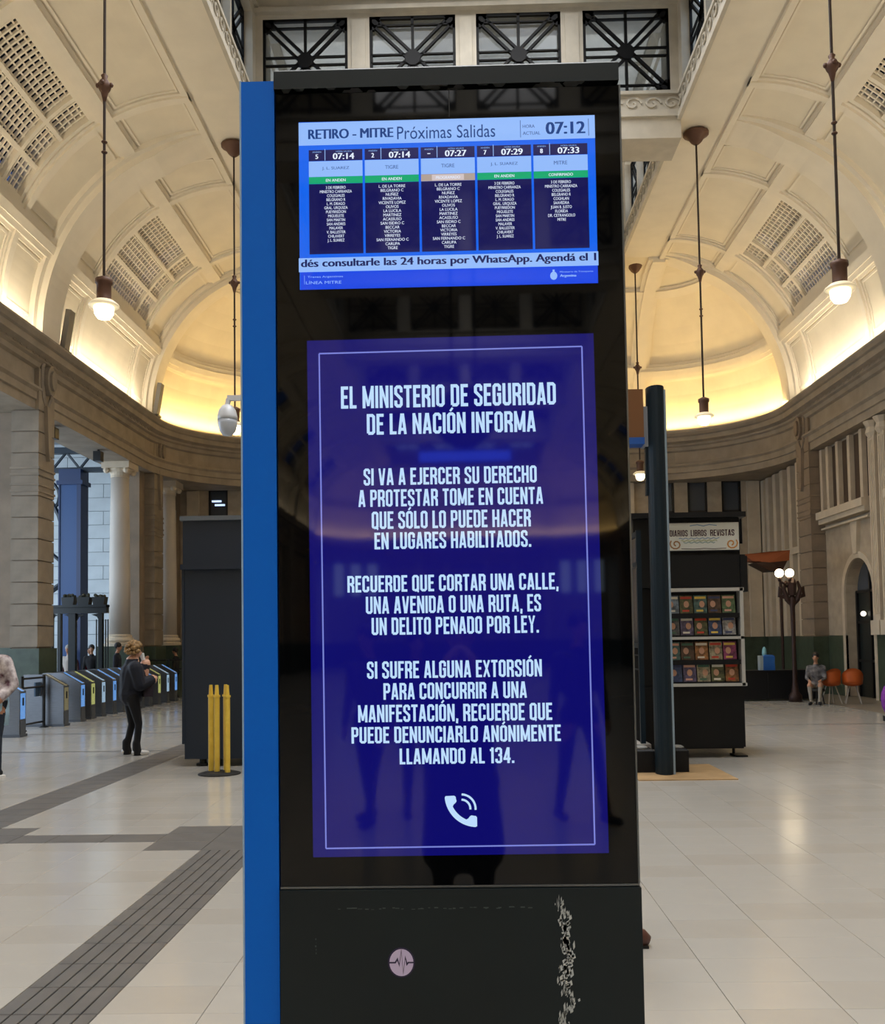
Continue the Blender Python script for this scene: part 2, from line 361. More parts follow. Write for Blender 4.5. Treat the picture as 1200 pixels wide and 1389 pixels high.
for i, (pl, hr, dest, st, stops) in enumerate(CARDS):
    a = -.355 + i * .1351; b = a + .1295; dz = -.0014 * i * .6
    mb = MB(); c = (a + b) / 2
    mb.box((a, y2, 2.761), (b, yd, 2.788), NIGHT); mb.box((a + .0385, y3, 2.762), (a + .040, y2, 2.790), SKYB)
    put_text(mb, pl, a + .016, a + .023, 2.766 if pl != '-' else 2.771, 2.777 if pl != '-' else 2.773, y3, WHT, .02); put_text(mb, 'ANDEN', a + .009, a + .030, 2.781, 2.7845, y3, SKYB)
    put_text(mb, hr, a + .058, a + .110, 2.764, 2.779, y3, WHT, .02); put_text(mb, 'HORA SALIDA', a + .066, a + .104, 2.7815, 2.785, y3, SKYB)
    mb.box((a, y2, 2.722), (b, yd, 2.760), SKYB)
    wl = .0048 * len(dest) / 2 + .004; put_text(mb, dest, c - wl, c + wl, 2.737, 2.746, y3, GREYTX, .006)
    if i == 2:
        mb.box((a, y2, 2.7045), (b, yd, 2.7215), TANC); mb.box((a + .026, y3 + .0002, 2.706), (a + .103, y2, 2.720), screen('screen_pale_tan', (210, 196, 196)))
    else: mb.box((a, y2, 2.7045), (b, yd, 2.7215), GRN)
    wl = .0052 * len(st) / 2 + .003; put_text(mb, st, c - wl, c + wl, 2.709, 2.716, y3, WHT, .008)
    mb.box((a, y2, 2.532), (b, yd, 2.704), NIGHT)
    nl = len(stops); wl = .0385
    put_text(mb, '\n'.join(stops), c - wl, c + wl, 2.698 - nl * .0099, 2.698, y3, WHT, .004, 'CENTER')
    mb.build('departure_card', dep)
mb = MB(); mb.box((-.381, y2, 2.489), (.335, yd, 2.523), SKYB)
put_text(mb, 'dés consultarle las 24 horas por WhatsApp. Agendá el 1', -.376, .330, 2.495, 2.5195, y3, DKTX, .02); mb.build('ticker_bar', dep)
mb = MB(); mb.box((-.377, y2, 2.446), (.333, yd, 2.488), DEEP)
put_text(mb, 'Trenes Argentinos', -.360, -.275, 2.473, 2.479, y3, SKYB); put_text(mb, 'LÍNEA MITRE', -.364, -.279, 2.459, 2.468, y3, SKYB)
mb.box((-.368, y3, 2.459), (-.3672, y2, 2.480), SKYB)
put_text(mb, 'Ministerio de Transporte', .243, .322, 2.472, 2.477, y3, SKYB); put_text(mb, 'Argentina', .243, .282, 2.461, 2.469, y3, SKYB, .02)
mb.poly([(.228 + .0085 * cos(2 * pi * k / 16), y3, 2.466 + .010 * sin(2 * pi * k / 16)) for k in range(16)], (0, .0003, 0), SKYB); mb.box((.2255, y3, 2.474), (.2305, y2, 2.481), SKYB)
mb.build('footer_bar', dep)
# lower display
D2 = MB()
D2.add([(-.363, yd, 2.322), (.319, yd, 2.325), (.327, yd, 1.106), (-.358, yd, 1.103)], [(3, 2, 1, 0)], screen('screen_deep_blue', (14, 12, 104)))
msg = D2.build('message_screen', kiosk, label='deep blue message screen with white capitals')
LET = screen('screen_letter', (188, 220, 255)); LN = screen('screen_line', (120, 130, 214))
mb = MB()
for p, q in (((-.334, 2.290), (.291, 2.294)), ((.291, 2.294), (.295, 1.126)), ((.295, 1.126), (-.328, 1.123)), ((-.328, 1.123), (-.334, 2.290))):
    V, F = ribbon([p, q], .0017); mb.add([(v[0], y2, v[1]) for v in V], F, LN)
mb.build('border_line', msg)
LINES = [('EL MINISTERIO DE SEGURIDAD', -.283, .227, 2.156, .0535), ('DE LA NACIÓN INFORMA', -.222, .178, 2.092, .050), ('SI VA A EJERCER SU DERECHO', -.231, .178, 1.971, .0405),
         ('A PROTESTAR TOME EN CUENTA', -.244, .192, 1.920, .0405), ('QUE SÓLO LO PUEDE HACER', -.213, .162, 1.867, .0415), ('EN LUGARES HABILITADOS.', -.207, .162, 1.819, .0395),
         ('RECUERDE QUE CORTAR UNA CALLE,', -.272, .224, 1.718, .039), ('UNA AVENIDA O UNA RUTA, ES', -.229, .182, 1.667, .0405), ('UN DELITO PENADO POR LEY.', -.216, .176, 1.617, .0405),
         ('SI SUFRE ALGUNA EXTORSIÓN', -.228, .181, 1.515, .040), ('PARA CONCURRIR A UNA', -.190, .145, 1.4655, .0385), ('MANIFESTACIÓN, RECUERDE QUE', -.250, .203, 1.4135, .040),
         ('PUEDE DENUNCIARLO ANÓNIMENTE', -.266, .222, 1.3645, .038), ('LLAMANDO AL 134.', -.154, .113, 1.315, .0365)]
for t, a, b, z, h in LINES:
    mb = MB(); caps(mb, t, a, b, z, h, y2, LET); mb.build('message_line', msg)
mb = MB(); cx, cz = -.018, 1.205                      # telephone handset and two waves
def arc(cx, cz, r, a0, a1, n=12): return [(cx + r * cos(radians(a0 + (a1 - a0) * k / n)), cz + r * sin(radians(a0 + (a1 - a0) * k / n))) for k in range(n + 1)]
body = arc(.024, 1.243, .066, 182, 270, 30)
V = []; F = []
for k, (x, z) in enumerate(body):
    e = min(1, max(0, (abs(2 * k / 30 - 1) - .5) / .12)); d = Vector((x - .024, z - 1.243)).normalized()
    if k in (0, 30): e *= .75
    V += [(x - d.x * (.004 + .013 * e), z - d.y * (.004 + .013 * e)), (x + d.x * (.0085 - .002 * (k in (0, 30))), z + d.y * (.0085 - .002 * (k in (0, 30))))]
for k in range(30): F.append((2 * k, 2 * k + 1, 2 * k + 3, 2 * k + 2))
mb.add([(v[0], y2, v[1]) for v in V], F, LET)
for r in (.021, .033):
    V, F = ribbon(arc(-.012, 1.211, r, -5, 88), .0024); mb.add([(v[0], y2, v[1]) for v in V], F, LET)
mb.build('telephone_icon', msg)

# ================================================================== FLOOR
TILE = mat('floor_tile', (180, 176, 168), .17, var=.07, scale=1.2, spec=.6)
TILE2 = mat('floor_tile_warm', (176, 171, 162), .2, var=.09, scale=1.5, spec=.6)
JOINT = mat('floor_joint', (120, 112, 100), .5)
DARKT = mat('dark_paving', (98, 96, 94), .45, var=.15, scale=6)
mb = MB(); mb.box((-30, -62, -.3), (16, 60, -.006), JOINT); floor = mb.build('floor', kind='structure')
lines_x = sorted([-2.08, -2.54, -3.0, -3.46, -3.78, -4.13, -4.60] + [-1.62 + .46 * k for k in range(23)] + [-5.06 - .46 * k for k in range(10)])
PATHS = [(-2.08, -1.62, -2, 7.6), (-2.54, -1.16, 7.53, 8.52), (-4.60, -4.13, 8.19, 16.8), (-4.60, -3.78, 7.86, 8.52), (-12, -1.16, 7.86, 8.19)]
ROWS_DARK = {42, 51, 55}
def is_dark(x, y):
    return any(a - .01 < x < b + .01 and c - .02 < y < d + .01 for a, b, c, d in PATHS)
near = []; far = MB(); darkm = MB(); ribm = {}
Yt = [.6 + .33 * k for k in range(100)]
def seen(x, y, px_of=lambda x, y: 628 + 1300 * x / y):
    p = px_of(x, y); return -40 < p < 1230
for i in range(len(lines_x) - 1):
    xa, xb = lines_x[i], lines_x[i + 1]
    for k, y in enumerate(Yt):
        xm, ym = (xa + xb) / 2, y + .165
        if is_dark(xm, ym):
            if xb - xa > .3 and ym < 8.6 and ym > 3.0 and -2.6 < xm: near.append((xa, xb, y, 'd' if ym < 7.5 else 'f'))
            else: darkm.bevbox((xa + .003, y + .003, -.02), (xb - .003, y + .327, 0), .003, DARKT)
        elif k in ROWS_DARK and (xm < 0 or k == 51): darkm.bevbox((xa + .001, y + .1, -.02), (xb - .001, y + .2, 0), .002, DARKT); far.bevbox((xa + .001, y + .2, -.02), (xb - .001, y + .327, 0), .002, TILE); far.bevbox((xa + .001, y + .002, -.02), (xb - .001, y + .1, 0), .002, TILE)
        elif seen(xm, max(ym, .1)) and 3.7 < ym < 9.3 and not (-.62 - .05 < 628 and 345 < 628 + 1300 * xm / ym < 850): near.append((xa, xb, y, 't'))
        else: far.bevbox((xa + .0012, y + .0012, -.02), (xb - .0012, y + .3288, 0), .0012, TILE2 if (i * 7 + k * 3) % 5 == 0 else TILE)
near.sort(key=lambda t: t[2]); cache = {}
for n_, (xa, xb, y, kd) in enumerate(near):
    if n_ >= 300:
        (far if kd == 't' else darkm).bevbox((xa + .0012, y + .0012, -.02), (xb - .0012, y + .3288, 0), .0012, TILE if kd == 't' else DARKT); continue
    mi_ = (int(xa * 10) * 3 + int(y * 3)) % 4 == 0; key = (round(xb - xa, 2), kd, mi_)
    if key not in cache:
        b = MB(); wd_ = key[0]
        if kd == 't': b.bevbox((.0012, .0012, -.02), (wd_ - .0012, .3288, 0), .0014, TILE2 if mi_ else TILE)
        elif kd == 'f': b.bevbox((.002, .002, -.02), (wd_ - .002, .328, 0), .002, DARKT)
        else:
            b.box((.003, .003, -.02), (wd_ - .003, .327, -.006), DARKT)
            for q in range(6): b.bevbox((.0035 + q * wd_ / 6, .004, -.008), (wd_ / 6 * (q + 1) - .0035, .326, .0), .003, DARKT)
        cache[key] = b.mesh('floor_tile' if kd == 't' else 'guide_tile')
    o = link('floor_tile' if kd == 't' else 'guide_tile', cache[key], floor); o.location = (xa, y, 0)
far.box((-9.66, -62, -.02), (10.4, .6, 0), TILE); far.box((-30, .6, -.02), (-9.66, 60, -.001), TILE); far.box((-30, -62, -.02), (-9.66, .6, -.001), TILE)
far.build('distant_tiles', floor, kind='stuff'); darkm.build('dark_paving', floor, kind='stuff')
mb = MB(); mb.box((1.94, 10.9, .0), (3.05, 12.2, .012), mat('tan_slab', (170, 140, 100), .5, var=.2)); mb.build('tan_floor_patch', floor)

# ================================================================== VAULT, APSE, LANTERN
SU, SZ, RA, RB = 5.65, 8.4, 3.87, 4.35
def f_side(s): return lambda Y, t, h: (X0 + s * (SU + (RA - h) * sin(t)), Y, SZ + (RB - h) * cos(t))
def f_oct(s, yc, d): return lambda p, t, h: (X0 + s * (SU + (RA - h) * sin(t) * cos(p)), yc + d * (RA - h) * sin(t) * sin(p), SZ + (RB - h) * cos(t))
def f_end(yc, d): return lambda X, t, h: (X, yc + d * (RA - h) * sin(t), SZ + (RB - h) * cos(t))
HT = pi / 2
def ribset(kind, parts, f, a0, a1, t0, t1, hs, na, nb, m=None):
    parts.setdefault(kind, [])
    b = MB()
    for (ea, eb, h0, h1) in hs: b.slab(f, a0 + ea, a1 - ea, t0 + eb, t1 - eb, h0, h1, m or PLASTER2, na, nb)
    parts[kind].append(b)
def vault_bay(y0, L, s, parts, detail=True):
    f = f_side(s); w0, w1 = y0 + 2.05, y0 + 5.45; y1 = y0 + L
    sh = MB()
    for (a, b, t0, t1) in ((y0, y1, 0, .51), (y0, y1, 1.055, HT), (y0, w0, .51, 1.055), (w1, y1, .51, 1.055)): sh.slab(f, a, b, t0, t1, -.2, 0, PLASTER, 1, 10)
    parts.setdefault('vault_shell', []).append(sh)
    for a in (y0 + 1.72, y0 + 5.47): ribset('cross_rib', parts, f, a, a + .32, 0, HT, ((0, 0, 0, .05), (.07, 0, .05, .10)), 1, 24)
    ribset('long_rib', parts, f, y0, y1, .40, .51, ((0, 0, 0, .05), (0, .02, .05, .11)), 1, 3)
    ribset('long_rib', parts, f, y0, y1, 1.055, 1.20, ((0, 0, 0, .06), (0, .02, .06, .13), (0, .05, .13, .17)), 1, 4)
    ribset('long_rib', parts, f, y0, y1, .0, .035, ((0, 0, 0, .07),), 1, 2)
    if detail:
        for (a, b) in ((y0 + .62, y0 + 1.70), (y0 + 2.07, y0 + 5.45), (y0 + 5.82, y1 - .3)):     # sunk coffer edges
            for (t0, t1) in ((.045, .39), (1.21, 1.50), (.53, 1.04)):
                if t0 == .53 and a == y0 + 2.07: continue
                cf = MB()
                for q in ((a, b, t0, t0 + .012), (a, b, t1 - .012, t1), (a, a + .05, t0, t1), (b - .05, b, t0, t1)): cf.slab(f, *q, 0, .025, PLASTER2, 1, 6)
                parts.setdefault('coffer_moulding', []).append(cf)
    # lattice window in the vault
    fr = MB()
    for q in ((w0, w1, .51, .53), (w0, w1, 1.035, 1.055), (w0, w0 + .1, .51, 1.055), (w1 - .1, w1, .51, 1.055)): fr.slab(f, *q, -.35, .03, PLASTER2, 1, 8)
    for t in (.69, .87): fr.slab(f, w0, w1, t, t + .022, -.16, .0, PLASTER2, 1, 2)
    ym = w1 - .85; fr.slab(f, ym, ym + .1, .53, 1.035, -.16, .0, PLASTER2, 1, 8)
    parts.setdefault('lattice_frame', []).append(fr)
    lt = MB(); k = 0
    if detail:
        t = .545
        while t < 1.03: lt.slab(f, w0 + .1, w1 - .1, t, t + .008, -.13, -.08, PLASTER2, 1, 1); t += .034
        y = w0 + .22
        while y < w1 - .12: lt.slab(f, y, y + .04, .53, 1.035, -.12, -.07, PLASTER2, 1, 6); y += .15
        parts.setdefault('lattice', []).append(lt)
    gp = MB(); gp.slab(f, w0, w1, .51, 1.055, -.32, -.30, SMOKED, 1, 6); parts.setdefault('glass_pane', []).append(gp)
    rf = MB(); rf.slab(f, y0 + 1, y1 - 1, .3, .93, -1.2, -1.15, mat('roof_felt', (60, 56, 52), .9), 1, 4); parts.setdefault('roof_cover', []).append(rf)
def main_rib(y, s, parts, a=.6, b=.6):
    g = f_side(s); f = lambda Y, t, h: g(Y, t, h * min(1, .02 + t / .35)); r = MB(); r.slab(f, y - a, y + b, 0, HT, 0, .12, PLASTER2, 1, 28); r.slab(f, y - a + .15, y + b - .15, 0, HT, .12, .26, PLASTER2, 1, 28)
    parts.setdefault('main_rib', []).append(r)
def lantern_bay(y0, L, parts, windows=True):
    y1 = y0 + L
    for s in (-1, 1):
        b = MB(); xi, xo = X0 + s * 4.6, X0 + s * 5.0
        def bx(ya, yb, za, zb, m=GREYP, p=0): b.box((min(xi - s * p, xo), ya, za), (max(xi - s * p, xo), yb, zb), m)
        b.box((min(X0 + s * 4.6, X0 + s * 5.655), y0, 12.752), (max(X0 + s * 4.6, X0 + s * 5.655), y1, 12.95), PLASTER2)
        bx(y0, y1, 12.95, 13.38); bx(y0, y1, 13.30, 13.38, GREYP, .06); b.box((min(xi - s * .08, xi), y0, 12.73), (max(xi - s * .08, xi), y1, 12.87), GREYP); bx(y0, y1, 15.27, 16.5); bx(y0, y1, 15.5, 15.6, GREYP, .08)
        ws = [(y0 + .9 + k * (L - 1.5) / 3, y0 + .9 + k * (L - 1.5) / 3 + 1.87) for k in range(3)]
        e = y0
        for a, c in ws: bx(e, a, 13.38, 15.27); e = c
        bx(e, y1, 13.38, 15.27)
        parts.setdefault('lantern_wall', []).append(b)
        wm = MB()
        for a, c in ws: brace_window(wm, lambda u, z: (X0 + s * (4.78), a + u, 13.38 + z), c - a, 1.89, (s * .05, 0, 0))
        parts.setdefault('braced_window', []).append(wm)
        sc_ = MB(); n = int(L / .42)
        for k in range(n): scroll(sc_, lambda u, z: (X0 + s * 4.59 + 0, y0 + .3 + k * .42 + u, 13.16 + z), (-s * .025, 0, 0))
        parts.setdefault('scroll_frieze', []).append(sc_)
    rf = MB(); rf.box((X0 - 5, y0, 16.5), (X0 + 5, y1, 16.7), GREYP)
    for q in range(4): rf.box((X0 - 4.6, y0 + q * L / 4, 16.3 if q == 0 else 16.4), (X0 + 4.6, y0 + q * L / 4 + .18, 16.5), GREYP)
    parts.setdefault('lantern_roof', []).append(rf)
def bar(mb, f, p, q, w_, d, m):
    P, Q = Vector(p), Vector(q); n = (Q - P).normalized(); n = Vector((-n.y, n.x)) * w_ / 2
    mb.poly([f(*(P + n)), f(*(Q + n)), f(*(Q - n)), f(*(P - n))], d, m)
def brace_window(mb, f, W, Hh, d, sub=None):
    g = sub or {}
    A = g.get('frame', mb); B = g.get('brace', mb); Cc = g.get('boss', mb); Dd = g.get('glazing_bar', mb)
    for p, q in (((0, .03), (W, .03)), ((0, Hh - .03), (W, Hh - .03)), ((.03, 0), (.03, Hh)), ((W - .03, 0), (W - .03, Hh))): bar(A, f, p, q, .06, d, IRON)
    for x in (.0, W): 
        for z in (0, Hh):
            sx, sz = (1 if x == 0 else -1), (1 if z == 0 else -1)
            A.poly([f(x, z), f(x + sx * .24, z), f(x + sx * .24, z + sz * .10), f(x + sx * .10, z + sz * .3), f(x, z + sz * .3)], d, IRON)
    cx, cz = W / 2, Hh / 2
    for sx in (-1, 1):
        for sz in (-1, 1):
            ox = .055 * sz; oz = .055 * sx
            for q in (-1, 1): bar(B, f, (cx + q * ox, cz - q * oz), (cx + sx * (cx - .1) + q * ox, cz + sz * (cz - .1) - q * oz), .055, d, IRON)
    n = 10; Cc.poly([f(cx + .175 * cos(2 * pi * k / n), cz + .175 * sin(2 * pi * k / n)) for k in range(n)], [x * 1.3 for x in d], IRON)
    bar(Dd, f, (cx, 0), (cx, Hh), .06, d, IRON)
    for z in (cz - .09, cz + .09, .2, Hh - .2): bar(Dd, f, (.03, z), (W - .03, z), .03, d, IRON)
def scroll(mb, f, d, k=1.):
    pts = [(.19 * k * (1 - t) * cos(t * 9), .15 * k * (1 - t) * sin(t * 9)) for t in [i / 14 * .85 for i in range(15)]]
    V, F = ribbon(pts, .022 * k)
    m = len(V); D = Vector(d); P = [Vector(f(*v)) for v in V]
    mb.add([p + D for p in P] + P, F + [(2 * i, 2 * i + 2, m + 2 * i + 2, m + 2 * i) for i in range(m // 2 - 1)] + [(2 * i + 1, m + 2 * i + 1, m + 2 * i + 3, 2 * i + 3) for i in range(m // 2 - 1)], GREYP)
def screen_wall(y, mb, with_windows=True):
    ws = [(-4.44, -2.58), (-2.10, -.22), (.23, 2.07), (2.55, 4.41)]
    mb.box((X0 - 4.6, y - .5, 12.34), (X0 + 4.6, y + .5, 12.80), GREYP); mb.box((X0 - 4.6, y - .56, 12.80), (X0 + 4.6, y + .56, 12.94), GREYP)
    mb.box((X0 - 4.6, y - .46, 12.94), (X0 + 4.6, y + .46, 13.31), GREYP); mb.box((X0 - 4.6, y - .54, 13.31), (X0 + 4.6, y + .54, 13.38), GREYP)
    mb.box((X0 - 4.6, y - .42, 15.27), (X0 + 4.6, y + .42, 16.5), GREYP)
    mb.box((X0 - 4.6, y - .56, 15.36), (X0 + 4.6, y + .56, 15.46), GREYP); mb.box((X0 - 4.6, y - .62, 15.75), (X0 + 4.6, y + .62, 15.9), GREYP)
    e = -4.6
    for a, b in ws + [(4.6, 4.6)]:
        mb.box((X0 + e, y - .42, 13.38), (X0 + a, y + .42, 15.27), GREYP)
        if a - e > .3: mb.box((X0 + e + .09, y - .45, 13.45), (X0 + a - .09, y - .42, 15.2), GREYP)
        e = b
    return ws
def flush(parts, parent, merge):
    if merge:
        al = MB()
        for k, bs in parts.items():
            for b in bs:
                for i, m in enumerate(b.mats): al.mi(m)
                kk = len(al.v); al.v += b.v
                for f, mi_ in zip(b.f, b.m): al.f.append([a + kk for a in f]); al.m.append(al.mi(b.mats[mi_]))
        return al
    for k, bs in parts.items():
        for b in bs: b.build(k, parent, kind='stuff' if k in ('lattice', 'scroll_frieze', 'braced_window') else None)

ceil_parts = {}
ceiling = thing('ceiling', 'cream coffered barrel vault with lattice windows and a glazed lantern', None, kind='structure')
for s in (-1, 1):
    vault_bay(20.7, 7.0, s, ceil_parts); vault_bay(13.2, 7.5, s, ceil_parts)
    main_rib(20.7, s, ceil_parts); main_rib(13.2, s, ceil_parts); main_rib(27.9, s, ceil_parts, .5, .4)
lantern_bay(20.7, 7.0, ceil_parts); lantern_bay(13.2, 7.5, ceil_parts)
def apse(yc, d, parts, nphi=14):
    for s in (-1, 1):
        f = f_oct(s, yc, d); b = MB(); b.slab(f, 0, HT, 0.001, HT, -.2, 0, PLASTER, nphi, 12); parts.setdefault('vault_shell', []).append(b)
        ribset('long_rib', parts, f, 0, HT, .40, .51, ((0, 0, 0, .05), (0, .02, .05, .11)), nphi, 3)
        ribset('long_rib', parts, f, 0, HT, 1.055, 1.20, ((0, 0, 0, .06), (0, .02, .06, .13), (0, .05, .13, .17)), nphi, 4)
        g = f_end(yc, d); ribset('cross_rib', parts, g, X0 + s * 5.65 - .3, X0 + s * 5.65 + .3, 0, HT, ((0, 0, 0, .08), (.12, 0, .08, .15)), 1, 24)
    g = f_end(yc, d); b = MB(); b.slab(g, X0 - SU, X0 + SU, 0, HT, -.2, 0, PLASTER, 1, 12)
    b.box((X0 - SU, min(yc, yc - d * .5), SZ + RB + .012), (X0 + SU, max(yc, yc - d * .5), SZ + RB + .2), PLASTER); parts['vault_shell'].append(b)
    ribset('long_rib', parts, g, X0 - SU, X0 + SU, .40, .51, ((0, 0, 0, .05), (0, .02, .05, .11)), 1, 3)
    ribset('long_rib', parts, g, X0 - SU, X0 + SU, 1.055, 1.20, ((0, 0, 0, .06), (0, .02, .06, .13)), 1, 4)
apse(YC, 1, ceil_parts); flush(ceil_parts, ceiling, False)
# screens with cross-braced windows: the one in view piece by piece, the others as one mesh each
mb = MB(); ws = screen_wall(20.7, mb); sw = mb.build('trim_1', kind='structure')
sm = MB()
for k in range(22): scroll(sm, lambda u, z: (X0 - 4.4 + k * .42 + u, 20.7 - .46, 13.125 + z), (0, -.03, 0))
sm.build('scroll_frieze', sw, kind='stuff')
for i, (a, b) in enumerate(ws):
    wn = thing('window_%d' % (i + 1), 'black iron window with crossed double braces above the kiosk', None, (0, 0, 0), kind='structure')
    sub = {k: MB() for k in ('frame', 'brace', 'boss', 'glazing_bar')}
    brace_window(None, lambda u, z: (X0 + a + u, 20.35, 13.38 + z), b - a, 1.89, (0, -.07, 0), sub)
    for k, v in sub.items(): v.build(k, wn, kind='stuff' if k in ('brace', 'glazing_bar') else None)
    g = MB(); g.box((X0 + a, 20.38, 13.38), (X0 + b, 20.39, 15.27), CLEAR); g.build('glass_pane', wn)
mb = MB(); ws = screen_wall(0, mb); pm = mb
for a, b in ws: brace_window(pm, lambda u, z: (X0 + a + u, .35, 13.38 + z), b - a, 1.89, (0, .07, 0))
sme = pm.mesh('lantern_screen')
for i, y in enumerate([27.9] + RIBS[1:] + [YB]):
    o = link('trim_%d' % (i + 2), sme, kind='structure'); o.location = (0, y, 0)
mb = MB(); mb.box((X0 - 5, 28.5, 12.75), (X0 + 5, 28.7, 16.7), PLASTER); mb.build('wall_lantern', kind='structure')
pr = {}
for s in (-1, 1): vault_bay(0, 7.5, s, pr, False); main_rib(0, s, pr)
lantern_bay(0, 7.5, pr)
rear = flush(pr, None, True)
# plain lower walls behind the camera, with piers
for s in (-1, 1):
    x = X0 + s * 9.8
    rear.box((min(x, x + s * .5), 0, 0), (max(x, x + s * .5), 7.5, 8.3), STONE); rear.box((min(X0 + s * 9.4, x), -.6, 0), (max(X0 + s * 9.4, x), .6, 8.1), STONE)
    rear.box((min(X0 + s * 9.38, x), -.62, 0), (max(X0 + s * 9.38, x), .62, 1.6), GREENT); rear.box((min(X0 + s * 9.75, x), 0, 0), (max(X0 + s * 9.75, x), 7.5, 1.6), GREENT)
PROF = [(-1.0, 6.78), (-.85, 6.78), (.0, 6.78), (.0, 6.98), (.04, 7.0), (.04, 7.16), (.10, 7.22), (.10, 7.27), (-.02, 7.3), (-.02, 7.68), (.05, 7.72), (.08, 7.82), (.14, 7.86), (.14, 7.92), (.27, 7.98), (.29, 8.12), (.34, 8.15), (.40, 8.24), (.40, 8.29), (.18, 8.32), (-.02, 8.32), (-.1, 8.1), (-1.0, 8.1)]
for s in (-1, 1): rear.profile(PROF if s > 0 else PROF, [((X0 + s * 9.5, 0), (-s, 0)), ((X0 + s * 9.5, 7.5), (-s, 0))], ENT)
rme = rear.mesh('hall_bay')
for y in RIBS[2:] + [YB]:
    o = link('ceiling', rme, kind='structure'); o.location = (0, y, 0)
ap = {}; apse(YB, -1, ap); flush(ap, None, True).build('ceiling', kind='structure')

# ================================================================== WALLS
def cornice_path(yc, d, y_from):
    P = []
    P.append(((X0 - 9.5, y_from), (1, 0)))
    for k in range(17):
        a = HT * k / 16; P.append(((X0 - 5.65 - 3.85 * cos(a), yc + d * 3.85 * sin(a)), (cos(a), -d * sin(a))))
    for k in range(17):
        a = HT * (16 - k) / 16; P.append(((X0 + 5.65 + 3.85 * cos(a), yc + d * 3.85 * sin(a)), (-cos(a), -d * sin(a))))
    P.append(((X0 + 9.5, y_from), (-1, 0))); return P
mb = MB(); mb.profile(PROF, cornice_path(YC, 1, 5.7 + 7.5), ENT); ent = mb.build('trim_20', kind='structure')
mb = MB(); mb.profile(PROF, cornice_path(YB, -1, YB), ENT); mb.build('trim_21', kind='structure')
# dentils and panelled friezes
mb = MB(); y = 13.4
while y < 27.6:
    for s in (-1, 1): mb.box((min(X0 + s * 9.34, X0 + s * 9.5), y, 7.9), (max(X0 + s * 9.34, X0 + s * 9.5), y + .12, 7.97), ENT)
    y += .3
mb.build('dentils', ent, kind='stuff')
def lower_end(yc, d, nm):
    b = MB(); y0 = yc + d * 4.3
    segs = [(-9.8, -8.78), (-8.10, -7.65), (-6.97, -6.55), (6.45, 7.25), (7.9, 8.38), (9.03, 9.8)]
    def wb(xa, xb, za, zb, m=STONE): b.box((X0 + xa, min(y0, y0 + d * .5), za), (X0 + xb, max(y0, y0 + d * .5), zb), m)
    wb(-10.3, 10.3, 0, 4.7); wb(-10.3, 10.3, 6.85, 8.3)
    holes = [(-8.80, -8.14), (-7.68, -7.02), (-6.56, -5.90), (6.20, 6.86), (7.30, 7.96), (8.43, 9.08)]
    e = -10.3
    for a, c in holes: wb(e, a, 4.7, 6.85); e = c
    wb(e, 10.3, 4.7, 6.85)
    b.box((X0 - 10.2, min(y0, y0 - d * .06), 0), (X0 + 10.2, max(y0, y0 - d * .06), 1.6), GREENT)
    for xa in (-9.5, -5.5, -3.3, -1.5, 1.1, 2.9, 5.1, 9.25): b.box((X0 + xa, min(y0, y0 - d * .12), 1.6), (X0 + xa + .4, max(y0, y0 - d * .12), 6.78), STONEL)
    # underside between the round cornice and the square walls
    for s in (-1, 1):
        pts = [(X0 + s * 9.5, yc - d * .0, 6.80), (X0 + s * 10.2, yc, 6.80), (X0 + s * 10.2, y0, 6.80), (X0 + s * 5.65, y0, 6.80)]
        pts += [(X0 + s * (5.65 + 3.85 * sin(a)), yc + d * 3.85 * cos(a), 6.80) for a in [HT * k / 12 for k in range(12)]]
        b.poly(pts, (0, 0, .15), ENT)
    o = b.build(nm, kind='structure')
    return o, holes, y0
wf, holes, yw = lower_end(YC, 1, 'wall_back')
lower_end(YB, -1, 'wall_rear')
for i, (a, c) in enumerate(holes):
    b = thing('window_%d' % (i + 5), 'dark sash window high in the far wall', None, kind='structure')
    m = MB(); 
    for q in ((a, a + .07, 4.7, 6.85), (c - .07, c, 4.7, 6.85), (a, c, 6.77, 6.85), (a, c, 4.7, 4.78), (a, c, 5.78, 5.84)): m.box((X0 + q[0], yw + .04, q[2]), (X0 + q[1], yw + .14, q[3]), BLACK)
    m.build('window_frame', b)
    m = MB(); m.box((X0 + a, yw + .10, 4.7), (X0 + c, yw + .12, 6.85), DARKGL); m.build('glass_pane', b)
    m = MB()
    if i == 0:
        for q in (0, 1): m.box((X0 + a + .1 + q * .1, yw + .08, 6.42 - q * .13), (X0 + a + .42 + q * .12, yw + .1, 6.48 - q * .13), mat('tube_light', (200, 220, 255), emit=(190, 215, 255), es=1.4))
        m.build('lamp_tube', b)
    elif i >= 3:
        m.box((X0 + a + .1, yw + .08, 5.45), (X0 + c - .1, yw + .1, 5.72), mat('lit_pane', (150, 180, 170), emit=(110, 135, 130), es=1)); m.build('lower_pane', b)
